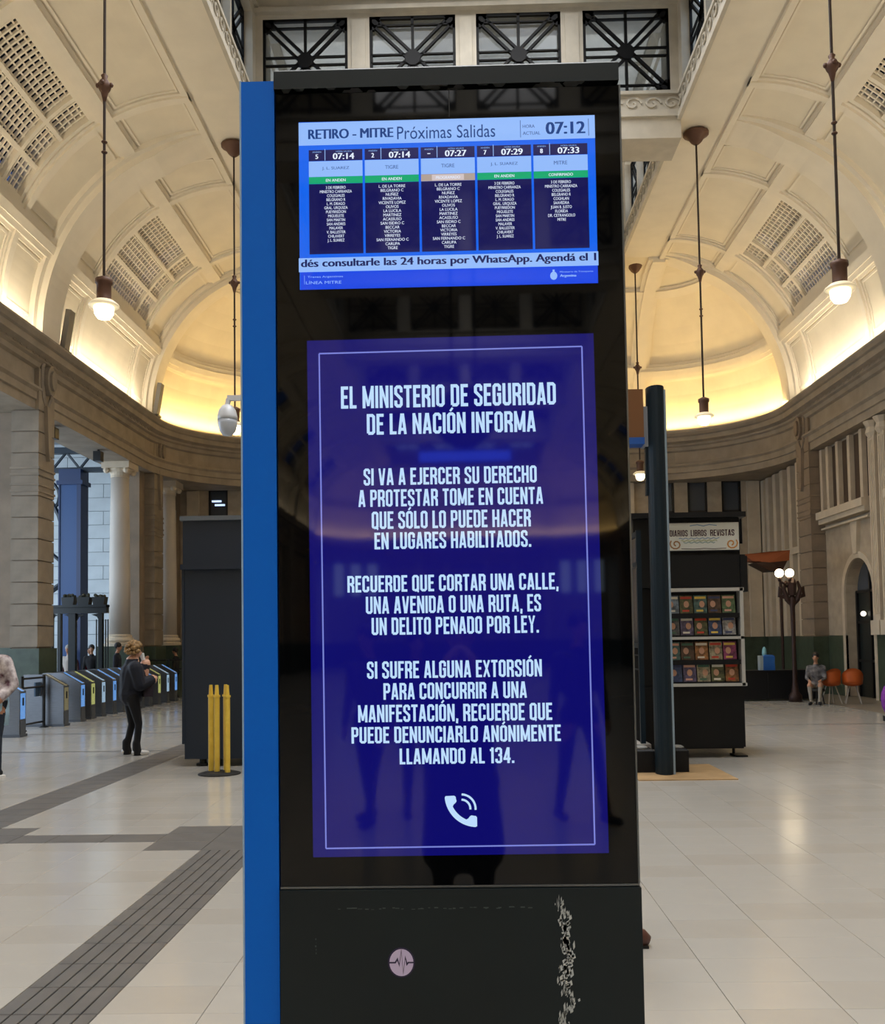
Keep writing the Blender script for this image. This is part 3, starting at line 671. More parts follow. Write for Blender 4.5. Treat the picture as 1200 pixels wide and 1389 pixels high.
# ---- piers of separate stones
def pier(parent, s, ya, yb, uf, ub, z0=1.6, z1=7.9, m=STONE):
    xa, xb = sorted((X0 + s * uf, X0 + s * ub)); k = 0; z = z0
    me = MB(); me.box((.0, .0, .012), (xb - xa, yb - ya, .458), m); me = me.mesh('stone')
    core = MB(); core.box((xa + .03, ya + .03, 0), (xb - .03, yb - .03, z1), STONED)
    xd, xe = sorted((X0 + s * (uf - .06), X0 + s * ub)); core.box((xd, ya - .06, 0), (xe, yb + .06, z0 - .02), GREENT); core.build('pier_core', parent)
    while z < z1 - .3:
        o = link('stone', me, parent); o.location = (xa, ya, z); z += .47
    b = MB()                                           # banded course and console
    for zz in (4.98, 5.12, 5.34, 5.48): b.box((xa - .02, ya - .02, zz), (xb + .02, yb + .02, zz + .045), m)
    b.build('band_course', parent)
    b = MB(); yc = (ya + yb) / 2; x = X0 + s * (uf - .0)
    def pp(v, z): return (x, yc + v, z)
    b.poly([pp(.22 * cos(a) , 7.5 + .33 * sin(a)) for a in [2 * pi * k / 16 for k in range(16)]], (-s * .12, 0, 0), m)
    b.poly([pp(.13 * cos(a), 7.5 + .22 * sin(a)) for a in [2 * pi * k / 14 for k in range(14)]], (-s * .18, 0, 0), m)
    for q in (-1, 1): b.tube([pp(q * .16, 7.9), pp(q * .25, 7.75), pp(q * .26, 7.4), pp(q * .18, 7.1), pp(q * .08, 6.95), pp(0, 6.9)], [.05, .06, .05, .06, .05, .03], m, 6)
    b.poly([pp(-.14, 6.9), pp(.14, 6.9), pp(.06, 5.9), pp(0, 5.7), pp(-.06, 5.9)], (-s * .08, 0, 0), m)
    b.build('carved_console', parent, smooth=False)
wl = MB(); wl.box((X0 - 11.9, 20.7, 0), (X0 - 10.04, 21.1, 6.8), STONED); wl.box((X0 - 11.9, 20.66, 0), (X0 - 10.1, 21.14, 1.6), GREENT)
wl.box((X0 - 10.3, 27.9, 0), (X0 - 9.75, 29.4, 6.8), STONED); wl.box((X0 - 10.3, 30.6, 0), (X0 - 9.75, 32.2, 6.8), STONED)
wall_l = wl.build('wall_left', kind='structure')
PST = mat('dark_pier_stone', (136, 124, 108), .7, var=.2, scale=3, bump=.1)  # the wall stone in a darker tone, for two left piers
pier(wall_l, -1, 20.45, 21.25, 9.42, 10.02, m=PST); pier(wall_l, -1, 28.35, 29.2, 9.45, 10.05, m=PST); pier(wall_l, -1, 12.8, 13.6, 9.42, 10.02)
wr = MB(); DX = X0 + 9.85
# right wall with the arched doorway cut out of it
DY0, DY1, DZ = 23.75, 25.5, 2.7
wr.box((DX, 13.2, 0), (DX + .5, DY0, 6.8), STONE); wr.box((DX, DY1, 0), (DX + .5, 32.2, 6.8), STONE)
yc_ = (DY0 + DY1) / 2; ra = (DY1 - DY0) / 2
for k in range(12):
    a0, a1 = pi * k / 12, pi * (k + 1) / 12
    wr.poly([(DX, yc_ + ra * cos(a0), DZ + ra * sin(a0)), (DX, yc_ + ra * cos(a1), DZ + ra * sin(a1)), (DX, yc_ + ra * cos(a1), 6.8), (DX, yc_ + ra * cos(a0), 6.8)], (.5, 0, 0), STONE)
for ya, yb in ((21.3, DY0), (DY1, 26.7), (27.9, 32.0)): wr.box((DX - .04, ya, 0), (DX + .02, yb, 1.6), GREENT)
wr.box((DX, 13.2, 6.8), (DX + .5, 32.2, 8.1), ENT)
wall_r = wr.build('wall_right', kind='structure')
pier(wall_r, 1, 26.75, 27.75, 9.45, 10.0, m=STONED); pier(wall_r, 1, 20.3, 21.1, 9.45, 10.0)
for k in range(8):                                     # mullions of the upper window band and its dark recesses
    y = 22.0 - .2 + k * .0
for ya, yb in ((21.25, 22.35), (23.55, 26.6)):
    b = MB(); b.box((DX - .02, ya, 5.05), (DX + .01, yb, 6.72), mat('brown_recess', (70, 54, 42), .7)); b.build('recess_panel', wall_r)
    b = MB(); b.box((DX - .32, ya, 4.78), (DX, yb, 4.98), STONEL); b.box((DX - .25, ya, 4.65), (DX, yb, 4.78), STONEL); b.box((DX - .18, ya, 4.5), (DX, yb, 4.55), STONEL); b.build('window_sill', wall_r)
for y in (21.75, 23.85, 24.6, 25.36, 26.05, 26.5):
    b = MB(); b.box((DX - .14, y, 4.98), (DX, y + .16, 6.74), STONEL); b.build('mullion', wall_r)
for y in (23.0, 22.45):
    b = MB(); b.box((DX - .2, y, 1.6), (DX, y + .36, 6.4), STONEL); b.box((DX - .26, y - .06, 1.6), (DX, y + .42, 1.95), STONEL)
    for q in range(3): b.box((DX - .22, y + .05 + q * .1, 2.1), (DX - .2, y + .1 + q * .1, 6.3), STONEL)
    b.lathe([(.12, 0), (.2, .12), (.16, .25), (.24, .4)], (DX - .12, y + .18, 6.36), STONEL, 10); b.build('pilaster', wall_r)
b = MB()
for k in range(16):                                    # archivolt around the door
    a0, a1 = pi * k / 16, pi * (k + 1) / 16
    b.poly([(DX, yc_ + r * cos(a), DZ + r * sin(a)) for r, a in ((ra, a0), (ra, a1), (ra + .16, a1), (ra + .16, a0))], (-.05, 0, 0), STONEL)
for y in (DY0 - .16, DY1): b.box((DX - .05, y, 0), (DX, y + .16, DZ), STONEL)
b.poly([(DX, yc_ - .1, DZ + ra + .1), (DX, yc_ + .1, DZ + ra + .1), (DX, yc_ + .22, 4.5), (DX, yc_ - .22, 4.5)], (-.1, 0, 0), STONEL)
b.build('door_surround', wall_r)
b = MB(); b.box((DX - .0, 22.9, 1.6), (DX - .1, 23.7, 1.8), STONEL); b.box((DX - .14, 21.2, 1.6), (DX, 22.4, 1.78), STONEL); b.build('dado_rail', wall_r)
for y in (28.3, 29.0, 29.7, 30.4, 31.1, 31.6):
    b = MB(); b.box((DX - .16, y, 1.6), (DX, y + .28, 6.75), STONEL); b.build('pilaster', wall_r)
for y in (28.62, 29.32, 30.02, 30.72):
    b = MB(); b.box((DX - .03, y, 4.4), (DX + .01, y + .34, 6.6), MATS['brown_recess']); b.build('recess_panel', wall_r)
b = MB(); b.box((DX - .2, 27.9, 4.05), (DX, 32, 4.25), STONEL); b.build('string_course', wall_r)
dr = thing('door_1', 'tall arched dark door in the right wall', None, kind='structure')
DKD = mat('dark_green_door', (26, 34, 34), .35)
b = MB(); b.box((DX + .3, DY0, 0), (DX + .36, DY1, 2.75), DKD)
b.poly([(DX + .3, yc_ + ra * cos(pi * k / 16), DZ + ra * sin(pi * k / 16)) for k in range(17)], (.06, 0, 0), DARKGL)
b.build('door_leaf', dr)
b = MB()
for y in (DY0 + .0, yc_ - .04, DY1 - .08): b.box((DX + .24, y, 0), (DX + .3, y + .08, 3.3 if y > DY0 + .1 and y < DY1 - .1 else 2.75), BLACK)
for z in (.9, 1.9, 2.7): b.box((DX + .25, DY0, z), (DX + .3, DY1, z + .07), BLACK)
b.build('door_frame', dr); b = MB(); b.ball((DX + .2, yc_ + .3, 2.15), .07, mat('lamp_white', (255, 250, 235), emit=(255, 245, 225), es=1.5)); b.build('door_lamp', dr)
# ---- columns of the left arcade
def column(x, y, label):
    t = thing('stone_column', label, 'column', (x, y, 0))
    b = MB(); b.cbox((0, 0, .8), (.95, .95, 1.6), GREENT); b.build('plinth', t)
    b = MB(); b.lathe([(.42, 1.6), (.42, 1.68), (.38, 1.70), (.41, 1.76), (.38, 1.82), (.33, 1.85), (.34, 1.9), (.295, 1.93)], (0, 0, 0), STONEL, 24); b.build('column_base', t, smooth=False)
    b = MB(); b.lathe([(.29, 1.92), (.285, 3.5), (.265, 5.2), (.245, 6.4)], (0, 0, 0), mat('column_stone', (190, 182, 172), .6, var=.12, scale=2, stretch=(1, 1, .3)), 28); b.build('shaft', t, smooth=True)
    b = MB(); b.lathe([(.26, 6.36), (.25, 6.42), (.27, 6.5), (.34, 6.56), (.34, 6.6)], (0, 0, 0), STONEL, 20); b.cbox((0, 0, 6.69), (.78, .78, .18), STONEL)
    for q in range(4): b.ball((.28 * (1 if q % 2 else -1), .28 * (1 if q // 2 else -1), 6.55), .1, STONEL, 8)
    b.build('capital', t)
column(-9.68, 26.8, 'round pale stone column on a green plinth behind the woman at the turnstiles')
column(-9.35, 30.1, 'round grey stone column on a green plinth right beside the dark booth')

# ---- fixtures on cornice
for x, y, lb in ((X0 - 9.3, 21.45, 'slanted grey floodlight on the left cornice beside the nearer big rib'), (X0 - 9.2, 27.7, 'slanted grey floodlight on the left cornice where the apse begins')):
    t = thing('floodlight', lb, 'floodlight', (x, y, 8.31))
    b = MB(); T = Matrix.Rotation(radians(9), 4, 'Y'); GM = mat('grey_metal', (110, 108, 106), .4)
    b.box((-.06, -.13, .04), (.06, .13, 1.0), GM, T); b.build('housing', t)
    b = MB(); b.box((-.12, -.16, 0), (.12, .16, .06), BLACK); b.build('bracket', t)
for y, lb in ((22.05, 'small black loudspeaker under the left beam, nearer one'), (24.85, 'small black loudspeaker under the left beam, farther one')):
    t = thing('loudspeaker', lb, 'loudspeaker', (X0 - 9.8, y, 6.78))
    b = MB(); b.cbox((0, 0, -.18), (.2, .22, .26), BLACK); b.build('housing', t); b = MB(); b.tube([(0, 0, 0), (0, 0, -.08)], .03, BLACK); b.build('ceiling_mount', t)

# ================================================================== PENDANT LAMPS
BRZ = mat('bronze', (92, 64, 50), .5, .3); GLOW = mat('lamp_glass', (255, 240, 205), .3, emit=(255, 240, 200), es=4); RODM = mat('dark_rod', (52, 40, 34), .5, .5)
lamp = thing('pendant_lamp', 'nearer left pendant lamp with a glowing glass bowl on a long rod', 'lamp', (X0 - 5.25, 13.2, 12.72))
b = MB(); b.lathe([(.28, 0), (.28, -.04), (.2, -.08), (.12, -.2), (.05, -.26)], (0, 0, 0), BRZ, 16); b.build('canopy', lamp, smooth=True)
b = MB(); b.tube([(0, 0, -.2), (0, 0, -5.98)], .021, RODM, 6)
for z in (-3.95, -4.1): b.ball((0, 0, z), .045, BRZ, 8, (1, 1, .5))
b.build('rod', lamp)
b = MB(); b.lathe([(.02, -2.95), (.05, -2.98), (.035, -3.02), (.06, -3.06), (.10, -3.12), (.08, -3.18), (.055, -3.22), (.04, -3.28), (.02, -3.36)], (0, 0, 0), BRZ, 10)
for k in range(4): a = k * HT; b.ball((.095 * cos(a), .095 * sin(a), -3.12), .035, BRZ, 8)
b.build('knot', lamp, smooth=True)
b = MB(); b.lathe([(.04, -5.9), (.12, -5.94), (.12, -6.0), (.10, -6.02), (.10, -6.22), (.115, -6.26)], (0, 0, 0), BRZ, 16); b.build('socket', lamp, smooth=True)
b = MB(); b.lathe([(.1, -6.24), (.14, -6.25), (.205, -6.30), (.21, -6.32), (.2, -6.33)], (0, 0, 0), mat('shade_rim', (235, 225, 200), .4, emit=(255, 230, 180), es=.35), 20); b.build('shade', lamp, smooth=True)
b = MB(); b.lathe([(.135, -6.32), (.14, -6.36), (.13, -6.44), (.09, -6.5), (.03, -6.52)], (0, 0, 0), GLOW, 16); b.build('bulb_glass', lamp, smooth=True)
pls = [(5.05, 13.2, 12.72, 'nearer right pendant lamp with a glowing bowl hanging before the blue lattice'), (-5.2, 20.75, 12.72, 'farther left pendant lamp glowing beside the white camera dome'),
       (5.05, 20.75, 12.72, 'second right pendant lamp hanging before the golden apse'), (5.05, 28.3, 12.78, 'farthest right pendant lamp glowing low beside the blue post')]
for u, y, z, lb in pls: copy_tree(lamp, (X0 + u, y, z), lb)
for y in RIBS[2:6]:
    for s in (-1, 1):
        c = copy_tree(lamp, (X0 + s * 5.1, y, 12.72), 'pendant lamp seen only as a mirror image in the kiosk glass'); c['group'] = 'pendant lamps behind the photographer'

# ================================================================== PLATFORM SIDE (through the left arcade)
wp = MB(); wp.box((-24, 31.2, 0), (-9.9, 31.5, 12), mat('white_joint', (150, 158, 162), .8)); pw = wp.build('wall_platform', kind='structure')
bm_ = MB(); bm_.box((.008, 0, .008), (1.19, .06, .442), WHITEST); bme = bm_.mesh('stone')
for r in range(18):
    for c in range(4):
        o = link('stone', bme, pw); o.location = (-14.2 - (.6 if r % 2 else 0) + c * 1.2, 31.15, .2 + r * .45)
mb = MB(); mb.poly([(-9.9, 12, 8.15), (-16.5, 12, 9.6), (-16.5, 12, 9.75), (-9.9, 12, 8.3)], (0, 19.5, 0), mat('dark_roof', (34, 38, 44), .8)); mb.build('platform_roof', kind='structure')
BC = mat('blue_steel', (16, 66, 122), .4); BCD = mat('dark_blue_steel', (14, 44, 90), .4)
t = thing('steel_column', 'blue steel column of the train shed behind the dark gate', 'column', (-11.35, 27.6, 0))
b = MB(); b.box((-.27, -.25, 0), (.22, .25, 6.3), BC); b.build('shaft', t); b = MB(); b.box((.22, -.28, 0), (.34, .28, 6.3), BCD); b.box((-.31, -.28, 0), (-.27, .28, 6.3), BCD); b.build('flange', t)
b = MB(); b.box((-.36, -.32, 6.3), (.4, .32, 6.42), BCD); b.box((-.3, -.3, 6.42), (.34, .3, 6.75), BCD); b.build('capital', t)
t = thing('roof_truss', 'dark iron roof truss with curved brackets over the platform', 'truss', (-11.35, 27.6, 6.75))
TR = mat('dark_truss', (24, 40, 52), .5)
b = MB(); b.box((-8, -.1, .5), (1.2, .1, .68), TR); b.box((-8, -.1, -.05), (1.2, .1, .08), TR); b.build('chord', t)
b = MB()
for k in range(11): b.tube([(1 - k * .8, 0, .05), (.6 - k * .8, 0, .55)], .04, TR, 4); b.tube([(.6 - k * .8, 0, .55), (.2 - k * .8, 0, .05)], .04, TR, 4)
b.build('web', t, kind='stuff')
b = MB()
b.tube([(-.3, 0, -1.9)] + [(-.3 - 2.2 * (1 - cos(a)), 0, -1.9 + 1.85 * sin(a)) for a in [HT * k / 10 for k in range(1, 11)]], .07, TR, 6)
b.tube([(-.9 + .5 * cos(2 * pi * k / 16), 0, -.75 + .5 * sin(2 * pi * k / 16)) for k in range(17)], .05, TR, 6)
b.tube([(-.3, 0, -2.7), (-1.0, 0, -2.1), (-2.4, 0, -2.4)], .06, TR, 6); b.tube([(-.3, 0, -3.3), (-1.2, 0, -3.9), (-3.0, 0, -5.0)], .08, TR, 6)
b.build('bracket', t)
GI = mat('gate_iron', (22, 30, 34), .4); PLANT = mat('planter_leaves', (60, 62, 50), .8, var=.4)
t = thing('iron_gate', 'dark iron gate portal with arched openings behind the turnstiles', 'gate', (0, 24.6, 0))
for xa, xb, nm in ((-10.78, -10.62, 'post'), (-10.48, -10.40, 'post'), (-10.2, -10.02, 'post'), (-9.42, -9.32, 'post')):
    b = MB(); b.box((xa, -.07, 0), (xb, .07, 2.5), GI); b.build(nm, t)
b = MB(); b.box((-11.5, -.1, 2.46), (-9.2, .1, 2.66), GI); b.box((-11.5, -.14, 2.62), (-9.2, .14, 2.68), GI)
for a, c in ((-10.62, -10.2), (-10.02, -9.42), (-11.5, -10.78)):
    m_ = (a + c) / 2; r = (c - a) / 2
    for sgn in (-1, 1): b.poly([(m_ + sgn * r, 0, 2.46), (m_ + sgn * r, 0, 2.46 - r * .7), (m_ + sgn * r * .8, 0, 2.46 - r * .3), (m_ + sgn * r * .3, 0, 2.46 - .03)], (0, .04, 0), GI)
b.build('lintel', t)
b = MB()
for k in range(6): b.box((-9.4 + k * .06 - .1, -.02, .1), (-9.38 + k * .06 - .1, .02, 2.3), GI)
b.build('grille_bars', t, kind='stuff')
for i, x in enumerate((-10.85, -10.2, -9.8, -9.4)):
    t = thing('planter', ['square dark planter at the left end of the gate lintel', 'dark planter on the gate lintel before the blue column', 'leafy planter on the gate lintel right of the blue column', 'dark planter on the gate lintel beside the stone column'][i], 'planter', (x, 24.6, 2.68), group='planters on the gate')
    b = MB(); b.poly([(-.14, -.12, 0), (.14, -.12, 0), (.17, -.12, .2), (-.17, -.12, .2)], (0, .24, 0), GI); b.build('pot', t)
    b = MB()
    for k in range(14): b.ball((random.uniform(-.12, .12), random.uniform(-.08, .08), .2 + random.uniform(0, .07)), .045, PLANT, 6)
    b.build('leaves', t, kind='stuff')

# ================================================================== TURNSTILES
STEEL = mat('brushed_steel', (128, 130, 134), .35, .75, var=.1, scale=8, stretch=(1, 1, 6)); STEELD = mat('grey_panel', (92, 96, 102), .45, .4)
def turnstile_meshes(col, name):
    s_ = {}
    b = MB(); P = [(0, 0), (0, .82), (-.40, 1.05), (-.82, 1.05), (-.82, 0)]
    b.poly([(x, -.13, z) for x, z in P], (0, .26, 0), STEEL); s_['housing'] = b.mesh('housing')
    b = MB(); b.poly([(x, -.05, z) for x, z in ((.004, .822), (-.40, 1.056), (-.40, 1.048), (.004, .815))], (0, .1, 0), screen('gate_light_' + name, col, .75)); s_['light_strip'] = b.mesh('light_strip')
    b = MB(); b.box((0, -.09, .32), (.008, .09, .78), screen('gate_light_' + name, col, .75)); b.box((.008, -.03, .56), (.012, .03, .70), BLACK); s_['display'] = b.mesh('display')
    b = MB(); b.box((-.02, -.10, 0), (.01, .10, .3), STEELD); b.box((-.85, -.15, 0), (.02, .15, .05), STEELD); s_['foot'] = b.mesh('foot')
    b = MB(); b.box((-.5, -.36, .62), (-.47, -.13, .9), mat('flap_glass', (70, 90, 110), .15)); s_['flap'] = b.mesh('flap')
    return s_
TS = {'blue': turnstile_meshes((110, 165, 235), 'blue'), 'yellow': turnstile_meshes((176, 180, 110), 'yellow'), 'white': turnstile_meshes((160, 190, 215), 'white'), 'off': turnstile_meshes((120, 112, 84), 'off')}
tsd = [(-7.95, 17.15, 'blue'), (-8.1, 19.4, 'off'), (-8.2, 20.5, 'blue'), (-8.25, 21.2, 'yellow'), (-8.3, 21.95, 'white'), (-8.3, 22.65, 'blue'), (-8.3, 23.3, 'blue'), (-8.3, 24.0, 'blue'), (-8.3, 24.65, 'white'), (-8.3, 25.3, 'blue'), (-8.3, 26.0, 'yellow'), (-8.3, 26.75, 'white'), (-8.3, 27.5, 'blue')]
tlab = ['steel turnstile with a bright blue display beside the man at the left edge', 'nearest full steel turnstile of the row, side on, with a dull yellow top strip', 'steel turnstile with a pale blue display, second in the row', 'steel turnstile with a yellow green display, third in the row',
        'steel turnstile with a whitish display, fourth in the row', 'steel turnstile with a blue display, fifth in the row', 'steel turnstile with a blue display just left of the woman', 'steel turnstile mostly hidden behind the woman, nearer one', 'steel turnstile hidden behind the woman, middle one', 'steel turnstile hidden behind the woman, farther one',
        'steel turnstile with a yellow green display just right of the woman', 'steel turnstile with a whitish display, second right of the woman', 'last steel turnstile beside the dark booth, with a blue display']
for (x, y, k), lb in zip(tsd, tlab):
    t = thing('turnstile', lb, 'turnstile', (x, y, 0), group='turnstiles along the platform side')
    for nm, me in TS[k].items(): link(nm, me, t)
t = thing('barrier_rail', 'black metal barrier rail between the turnstiles at far left', 'barrier', (-8.45, 18.2, 0))
for y in (0, .95):
    b = MB(); b.tube([(0, y, 0), (0, y, 1.05)], .035, BLACK, 8); b.lathe([(.09, 0), (.09, .02), (.03, .04)], (0, y, 0), BLACK, 10); b.build('post', t)
for z in (1.0, .82, .12):
    b = MB(); b.tube([(0, 0, z), (0, .95, z)], .02, BLACK, 6); b.build('rail', t)
t = thing('platform_rail', 'dark metal railing behind the last turnstiles', 'railing', (-8.9, 28.15, 0))
for x in (-.6, .2, 1.0): b = MB(); b.tube([(x, 0, 0), (x, 0, 1.2)], .03, BLACK, 6); b.build('post', t)
for z in (1.17, .9): b = MB(); b.tube([(-.6, 0, z), (1.0, 0, z)], .025, BLACK, 6); b.build('rail', t)

# ================================================================== BOOTH, BARRIERS, DOME CAMERA
BG = mat('booth_blue_grey', (24, 37, 54), .5, var=.06, scale=2)
t = thing('closed_booth', 'tall closed blue grey booth left of the kiosk', 'booth', (-3.0, 13.3, 0))
b = MB(); b.box((-.70, -.66, .10), (.8, .7, 2.62), BG); b.build('body', t)
b = MB(); b.box((-.71, -.70, 2.66), (.84, .74, 3.27), BG); b.build('fascia', t)
b = MB(); b.box((-.74, -.74, 3.25), (.87, .78, 3.31), mat('booth_trim', (96, 104, 112), .5)); b.box((-.74, -.72, 2.60), (.84, .74, 2.67), BG); b.build('roof_trim', t)
b = MB(); b.box((-.73, -.675, .3), (-.70, -.62, 2.6), BG); b.tube([(-.725, -.4, 2.0), (-.725, -.4, 2.25)], .02, STEEL); b.build('edge_post', t)
for x in (-.5, .6):
    for y in (-.5, .5): b = MB(); b.tube([(x, y, .03), (x, y, .12)], .05, BLACK, 8); b.cbox((x, y, .015), (.14, .14, .03), BLACK); b.build('foot', t)
YEL = mat('yellow_plastic', (236, 204, 84), .4, rgb2=(222, 184, 64), scale=8); BZ = mat('black_rubber', (20, 20, 20), .7)
t = thing('barrier_post_cluster', 'cluster of four yellow barrier posts on a round black base before the booth', 'barrier posts', (-3.05, 11.9, 0))
b = MB(); b.lathe([(.26, 0), (.26, .012), (.2, .03), (.1, .035)], (0, 0, 0), BZ, 24); b.build('base', t)
for i, (x, y) in enumerate(((-.125, .08), (-.03, 0), (.045, .14), (.12, -.08))):
    b = MB(); b.tube([(x, y, .03), (x, y, .97)], .034 if i != 2 else .03, YEL, 12); o = b.build('post', t)
    b = MB(); b.tube([(x, y, .95), (x, y, .975)], .042, YEL, 12); b.tube([(x, y, .975), (x, y, 1.1)], [.028, .02], YEL, 10); b.build('cap', o)
t = thing('dome_camera', 'white dome surveillance camera hanging from a bracket left of the kiosk', 'camera', (-2.98, 14.6, 0))
WP = mat('white_plastic', (222, 226, 232), .35)
b = MB(); b.tube([(0, 0, 0), (0, 0, 5.5)], .05, STEELD, 10); b.build('mast', t)
b = MB(); b.box((-.62, -.03, 5.37), (0.05, .03, 5.45), WP); b.tube([(-.6, 0, 5.4), (-.62, 0, 5.3)], .04, WP); b.build('arm', t)
b = MB(); b.lathe([(.04, .22), (.08, .2), (.13, .13), (.155, .03), (.155, -.02)], (-.62, 0, 5.09), WP, 20); b.build('housing', t, smooth=True)
b = MB(); b.lathe([(.15, 0), (.15, -.06), (.125, -.17), (.07, -.24), (.02, -.255)], (-.62, 0, 5.07), mat('dome_plastic', (196, 204, 216), .15), 20); b.build('dome', t, smooth=True)

# ================================================================== NEWS STAND, POST, RAILING
NV = mat('stand_black', (9, 11, 15), .5, spec=.3); AL = mat('aluminium', (190, 190, 186), .35, .3); DB = mat('dark_blue_paint', (11, 30, 42), .5, spec=.3)
t = thing('news_stand', 'black news stand with a painted sign and lit magazine case', 'kiosk', (0, 12.9, 0))
b = MB(); b.box((2.30, .02, .12), (3.70, 1.5, 2.26), NV); b.build('body', t)
b = MB(); b.box((2.30, -.06, 2.27), (3.77, 1.5, 2.70), NV); b.box((3.70, -.08, 2.2), (3.79, 1.5, 2.68), NV); b.build('shutter_box', t)
b = MB(); b.box((2.30, 0, 2.70), (3.72, 1.5, 3.20), NV); b.box((2.25, -.12, 3.20), (3.78, 1.55, 3.27), NV); b.build('upper_box', t)
b = MB(); SG = mat('sign_cream', (206, 208, 200), .5, var=.06); b.box((2.74, -.045, 2.76), (3.70, -.0, 3.14), SG)
b.box((2.74, -.05, 2.75), (3.705, -.01, 2.765), NV); b.box((2.74, -.05, 3.135), (3.705, -.01, 3.15), NV)
def sgn_text(tx, x0, x1, z0, z1, col):
    put_text(b, tx, x0, x1, z0, z1, -.047, mat('sign_ink_' + col[0], col[1], .6), .02)
mat('sign_ink_maroon', (60, 26, 40), .6)
for tx, xa, xb in (('DIARIOS', 2.78, 3.02), ('LIBROS', 3.06, 3.27), ('REVISTAS', 3.32, 3.64)): caps(b, tx, xa, xb, 2.955, .085, -.047, MATS['sign_ink_maroon'])
for k, (cc, z) in enumerate((((110, 140, 170), 2.925), ((150, 160, 110), 2.895), ((120, 150, 150), 2.87))):
    V, F = ribbon([(2.9 + .02 * q + k * .03, z + .008 * sin(q * 1.7 + k)) for q in range(28 - 3 * k)], .005); b.add([(v[0], -.047, v[1]) for v in V], F, mat('sign_swash_%d' % k, cc, .6))
for sx, cx, cc in ((1, 2.86, (150, 110, 70)), (-1, 3.60, (190, 130, 60))):
    V, F = ribbon([(cx + sx * .085 * (1 - q / 16) * cos(q * .62 + 2.4) , 2.85 + .075 * (1 - q / 18) * sin(q * .62 + 2.4)) for q in range(15)], .009); b.add([(v[0], -.047, v[1]) for v in V], F, mat('sign_scroll_%d' % sx, cc, .6))
V, F = ribbon([(2.93, 2.79), (3.1, 2.782), (3.23, 2.79), (3.36, 2.782), (3.53, 2.79)], .004); b.add([(v[0], -.047, v[1]) for v in V], F, MATS['sign_ink_maroon'])
V, F = ribbon([(3.05, 3.095), (3.15, 3.11), (3.23, 3.09), (3.31, 3.11), (3.41, 3.095)], .006); b.add([(v[0], -.047, v[1]) for v in V], F, MATS['sign_swash_0'])
b.build('sign_panel', t, label='cream painted sign panel with scrolls')
b = MB()
for q in ((2.60, 3.71, 2.21, 2.255), (2.60, 3.70, 1.575, 1.61), (2.60, 3.72, .955, .995), (3.655, 3.70, .96, 2.25), (2.60, 2.64, .96, 2.25)): b.box((q[0], -.16, q[2]), (q[1], -.0, q[3]), AL)
b.build('case_frame', t)
for z in (1.92, 1.63, 1.30, 1.01):
    b = MB(); b.box((2.64, -.13, z - .06), (3.655, -.0, z), NV); b.build('shelf', t)
b = MB(); b.box((2.30, -.0, .14), (3.72, .02, .95), NV); b.build('lower_panel', t)
b = MB(); b.tube([(3.64, .3, .02), (3.64, .3, .14)], .02, NV); b.cbox((3.68, .2, .012), (.16, .3, .024), NV); b.box((2.4, .3, 0), (2.5, 1.3, .14), NV); b.build('foot', t)
b = MB(); b.tube([(3.73, .5, 1.9)] + [(3.73 + .1 * sin(k * .32), .5, 1.9 - .11 * k) for k in range(1, 10)], .018, NV, 6); b.build('side_handle', t)
rng = random.Random(3)
pal = {'teal': (90, 130, 128), 'pale blue': (130, 150, 170), 'olive': (104, 108, 72), 'cream': (190, 180, 150), 'orange': (176, 120, 70), 'pink': (160, 70, 120), 'violet': (110, 100, 140), 'brown': (100, 76, 60), 'blue': (66, 90, 140), 'white': (190, 190, 190), 'green': (110, 140, 100), 'grey': (100, 104, 108)}
rows = [(1.925, ['pale blue', 'olive', 'teal', 'brown', 'green']), (1.635, ['grey', 'violet', 'olive', 'blue', 'white']), (1.305, ['teal', 'brown', 'orange', 'cream', 'pink']), (1.015, ['blue', 'violet', 'cream', 'olive', 'orange'])]
names = ['top', 'second', 'third', 'bottom']; place = ['leftmost', 'second from left', 'middle', 'second from right', 'rightmost']
for r, (z, cs) in enumerate(rows):
    for c, cn in enumerate(cs):
        x = 2.70 + c * .186 + .02 * (r == 3)
        m = MB(); a = pal[cn]; w_ = .172; hh = .24
        cov = mat('cover_%s_%d' % (cn.replace(' ', '_'), r), a, .35, rgb2=tuple(int(v * .45) for v in a), scale=22)
        T = Matrix.Translation((x, 12.9 - .075, z)) @ Matrix.Rotation(radians(-8), 4, 'X')
        m.box((0, 0, 0), (w_, .008, hh), cov, T)
        ac = mat('accent_%d' % ((r * 5 + c) % 6), [(230, 225, 210), (200, 70, 50), (230, 200, 90), (60, 70, 110), (220, 170, 150), (70, 110, 90)][(r * 5 + c) % 6], .4)
        m.box((.012, -.001, hh * .8), (w_ - .012, 0, hh * .93), ac, T)
        m.lathe([(.0, -.0001), (.04, 0), (.04, .001), (0, .001)], (0, 0, 0), mat('skin_print', (196, 150, 124), .5), 12) if False else m.add([T @ Vector((w_ * (.5 + .12 * ((r + c) % 3 - 1)) + .036 * cos(2 * pi * k / 12), -.0012, .12 + .045 * sin(2 * pi * k / 12))) for k in range(12)], [tuple(range(12))], mat('skin_print', (196, 150, 124), .5))
        m.box((.03, -.001, .02), (w_ * .7, 0, .045), ac, T)
        m.build('magazine', label='%s magazine cover, %s in the %s row of the news stand' % (cn, place[c], names[r]), cat='magazine', group='magazines in the news stand case')
